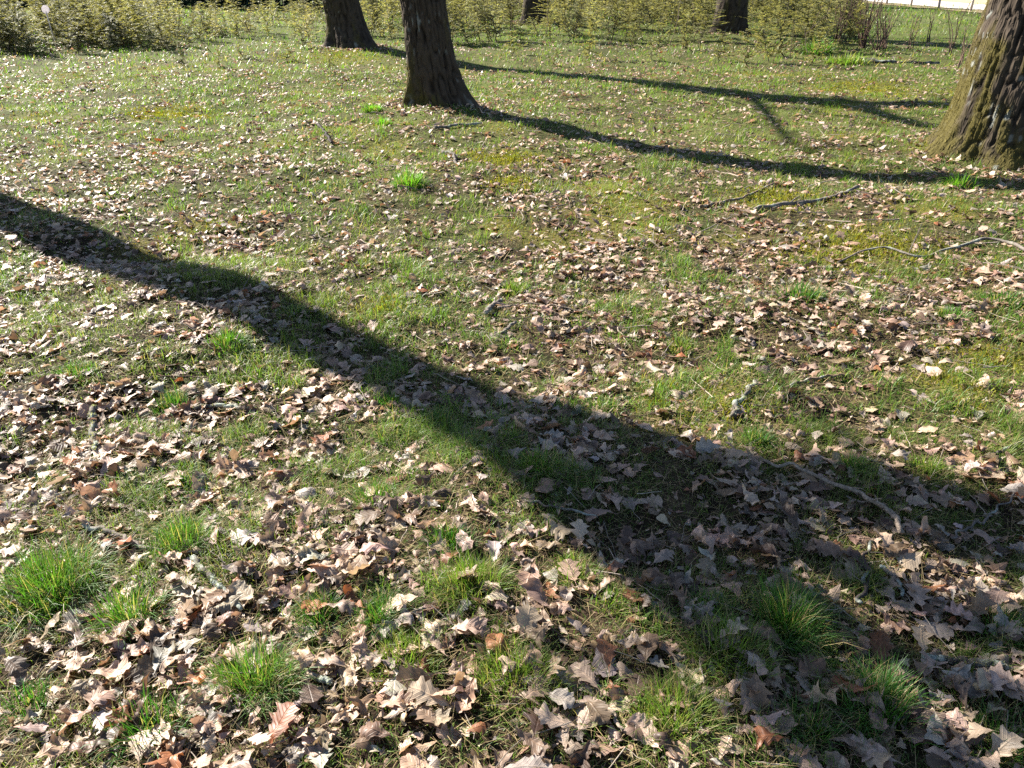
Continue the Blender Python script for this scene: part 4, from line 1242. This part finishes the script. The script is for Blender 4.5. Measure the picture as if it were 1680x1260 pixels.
# ------------------------------------------------------------------ bare shrubs on the right
def bare_shrub(label, base, height, n, spread, seed, colr=(0.10, 0.065, 0.05)):
    r_ = np.random.default_rng(seed)
    t = thing('bare_shrub', label, 'shrub', (base[0], base[1], float(H(*base)) - 0.01), 'leafless shrubs by the sapling thicket')
    for q in range(n):
        g = Geo()
        a = r_.uniform(0, 6.283); l0 = r_.uniform(0.02, spread)
        d = np.array([math.cos(a) * l0, math.sin(a) * l0, 1.0]); d /= np.linalg.norm(d)
        L = height * r_.uniform(0.55, 1.1)
        p = [np.array([r_.normal(0, 0.05), r_.normal(0, 0.05), 0.0])]
        for s in range(8):
            d = d + r_.normal(0, 0.09, 3); d /= np.linalg.norm(d)
            p.append(p[-1] + d * L / 8)
        v, f = tube(p, np.linspace(0.012, 0.005, 9), 5, 0.1, q, cap=False)
        cc = np.array(colr) * r_.uniform(0.6, 1.4)
        g.add(v, f, cc)
        for s in range(5):
            k = int(r_.integers(3, 9)); dd = d + r_.normal(0, 0.5, 3); dd /= np.linalg.norm(dd)
            tl = L * r_.uniform(0.12, 0.3)
            v, f = tube([p[k], p[k] + dd * tl * 0.5, p[k] + dd * tl + [0, 0, 0.02]], [0.004, 0.003, 0.002], 4, cap=False)
            g.add(v, f, cc)
        obj('stem', g.mesh('shrub_stem'), M['stick'], t)
    return t
for (u0, v0, hh, n, sp, lab) in (
    (1415, 78, 1.25, 26, 0.4, 'densest bare twiggy shrub at the right end of the sapling thicket'),
    (1445, 84, 1.05, 18, 0.5, 'bare twiggy shrub just right of the densest one'),
    (1372, 74, 1.25, 14, 0.3, 'bare shrub behind the tall bright rush clump'),
    (1494, 82, 0.85, 5, 0.35, 'small bare shrub with a dark foot out on the open grass'),
    (1560, 92, 1.35, 4, 0.55, 'few tall slanting bare stems left of the big right oak'),
    (1575, 108, 0.8, 4, 0.5, 'low bare shoots nearest to the big right oak'),
    (1520, 70, 0.7, 4, 0.5, 'thin bare shoots in the open grass below the fence')):
    bare_shrub(lab, G(u0, v0), hh, n, sp, int(u0))

# ------------------------------------------------------------------ round white marker on a stake
mx, my = G(93, 84)
mk = thing('round_marker', 'white round reflector disc on a thin stake in front of the saplings', 'marker', (mx, my, float(H(mx, my))))
v, f = tube([(0.02, 0, -0.05), (0.0, 0, 0.4), (-0.015, 0, 0.80)], [0.011, 0.011, 0.010], 8)
obj('stake', mesh_np('marker_stake', v, f, np.broadcast_to((0.62, 0.53, 0.50), (len(v), 3))), M['post'], mk)
# disc: bevelled edge, thin
th_ = np.linspace(0, 2 * math.pi, 32, endpoint=False)
prof = [(0.0, 0.004), (0.05, 0.0045), (0.073, 0.004), (0.08, 0.0), (0.073, -0.004), (0.05, -0.0045), (0.0, -0.004)]
V = np.array([[r * math.cos(a), y, 1.12 * r * math.sin(a)] for (r, y) in prof for a in th_])
F = np.array([[i * 32 + j, i * 32 + (j + 1) % 32, (i + 1) * 32 + (j + 1) % 32, (i + 1) * 32 + j] for i in range(len(prof) - 1) for j in range(32)])
ds = obj('disc', mesh_np('marker_disc', V, F, np.broadcast_to((0.62, 0.59, 0.60), (len(V), 3))), M['plastic'], mk)
ds.location = (-0.018, 0.012, 0.84)
ds.rotation_euler = (0.05, 0.25, 0.5)

# ------------------------------------------------------------------ wire fence along the road
fx = lambda y: 21.2 + 0.010 * (y - 38)
fe = thing('wire_fence', 'grey post and wire fence along the pale road at the top right', 'fence', (fx(38), 38, 0))
r_ = np.random.default_rng(31)
post_y = []
y = 26.0
pm = None
for y in np.arange(24.2, 90, 3.1):
    h = 1.15
    v, f = tube([(0, 0, -0.1), (0.0, 0, 0.5), (0.01, 0, h)], [0.06, 0.056, 0.052], 8, 0.12, int(y * 10))
    c = np.array([0.40, 0.33, 0.29]) * r_.uniform(0.75, 1.15)
    o = obj('post', mesh_np('fence_post', v, f, np.broadcast_to(c, (len(v), 3))), M['post'], fe)
    o.location = (fx(y) - fx(38), y - 38, float(H(fx(y), y)))
    o.rotation_euler = (r_.normal(0, 0.03), r_.normal(0, 0.03), r_.uniform(0, 6))
for z in (0.45, 0.75, 1.02):
    ys = np.linspace(24.2, 88, 60)
    v, f = tube(np.stack([fx(ys) - fx(38) - 0.065, ys - 38, H(fx(ys), ys) + z - 0.02 * np.abs(np.sin((ys - 24.2) / 3.1 * math.pi))], -1), np.full(60, 0.002), 4, cap=False)
    obj('wire', mesh_np('fence_wire', v, f, np.broadcast_to((0.25, 0.25, 0.25), (len(v), 3))), M['wire'], fe)

# ------------------------------------------------------------------ conifers closing the view behind the thicket
def conifer_geo(r_, height, rad):
    tr = Geo()
    v, f = tube([(0, 0, -0.1), (0, 0, height * 0.5), (0.03, 0, height)], [0.16, 0.10, 0.02], 9, 0.1, 3, cap=False)
    tr.add(v, f, (0.06, 0.045, 0.035))
    B_, D_, L_, W_, C_ = [], [], [], [], []
    nb = 110
    for q in range(nb):
        t = (q + r_.random()) / nb
        z = 0.05 + (height - 0.1) * t ** 1.15
        a = q * 2.399 + r_.normal(0, 0.2)
        L = rad * (1 - t) ** 0.8 * r_.uniform(0.75, 1.1) + 0.15
        m = int(12 + L * 26)
        s = r_.random(m) ** 0.75
        px = np.cos(a) * L * s; py = np.sin(a) * L * s
        pz = z + 0.15 * s - 0.35 * L * s ** 2 * 0.6
        b = np.stack([px, py, np.maximum(pz, 0.0)], -1) + r_.normal(0, 0.05 + 0.04 * L, (m, 3)) * [1, 1, 0.5]
        d = np.stack([np.cos(a) + r_.normal(0, 0.7, m), np.sin(a) + r_.normal(0, 0.7, m), r_.normal(-0.2, 0.3, m)], -1)
        B_.append(b); D_.append(d); L_.append(r_.uniform(0.16, 0.34, m)); W_.append(r_.uniform(0.06, 0.12, m)); C_.append(np.array([0.022, 0.038, 0.020]) * r_.uniform(0.6, 1.4, (m, 1)))
    v, f, c = spikes(np.concatenate(B_), np.concatenate(D_), np.concatenate(L_), np.concatenate(W_), np.concatenate(C_), r_)
    return tr, (v, f, c)
CON = []
r_ = np.random.default_rng(66)
for hgt, rad in ((6.5, 2.3), (7.5, 2.6), (5.5, 2.1)):
    tr, cr = conifer_geo(r_, hgt, rad)
    a = tr.mesh('conifer_trunk'); a.materials.append(M['stick'])
    b = mesh_np('conifer_crown', *cr); b.materials.append(M['needle'])
    CON.append((a, b))
k = 0
ORD = ['first', 'second', 'third', 'fourth', 'fifth', 'sixth', 'seventh', 'eighth', 'ninth', 'tenth', 'eleventh', 'twelfth', 'thirteenth', 'fourteenth', 'fifteenth', 'sixteenth']
for x in np.arange(-32, 16, 3.1):
    y = 45 + r_.uniform(-1.2, 2.5) + (3.5 if x > -6 else 0)
    t = thing('conifer', f'dark evergreen closing the far background, {ORD[k]} from the left', 'tree', (x + r_.normal(0, 0.5), y, float(H(x, y)) - 0.02), 'dark evergreens behind the thicket')
    a, b = CON[k % 3]
    obj('trunk', a, None, t); obj('crown', b, None, t)
    t.rotation_euler = (0, 0, r_.uniform(0, 6)); s = r_.uniform(0.9, 1.15); t.scale = (s, s, s)
    k += 1
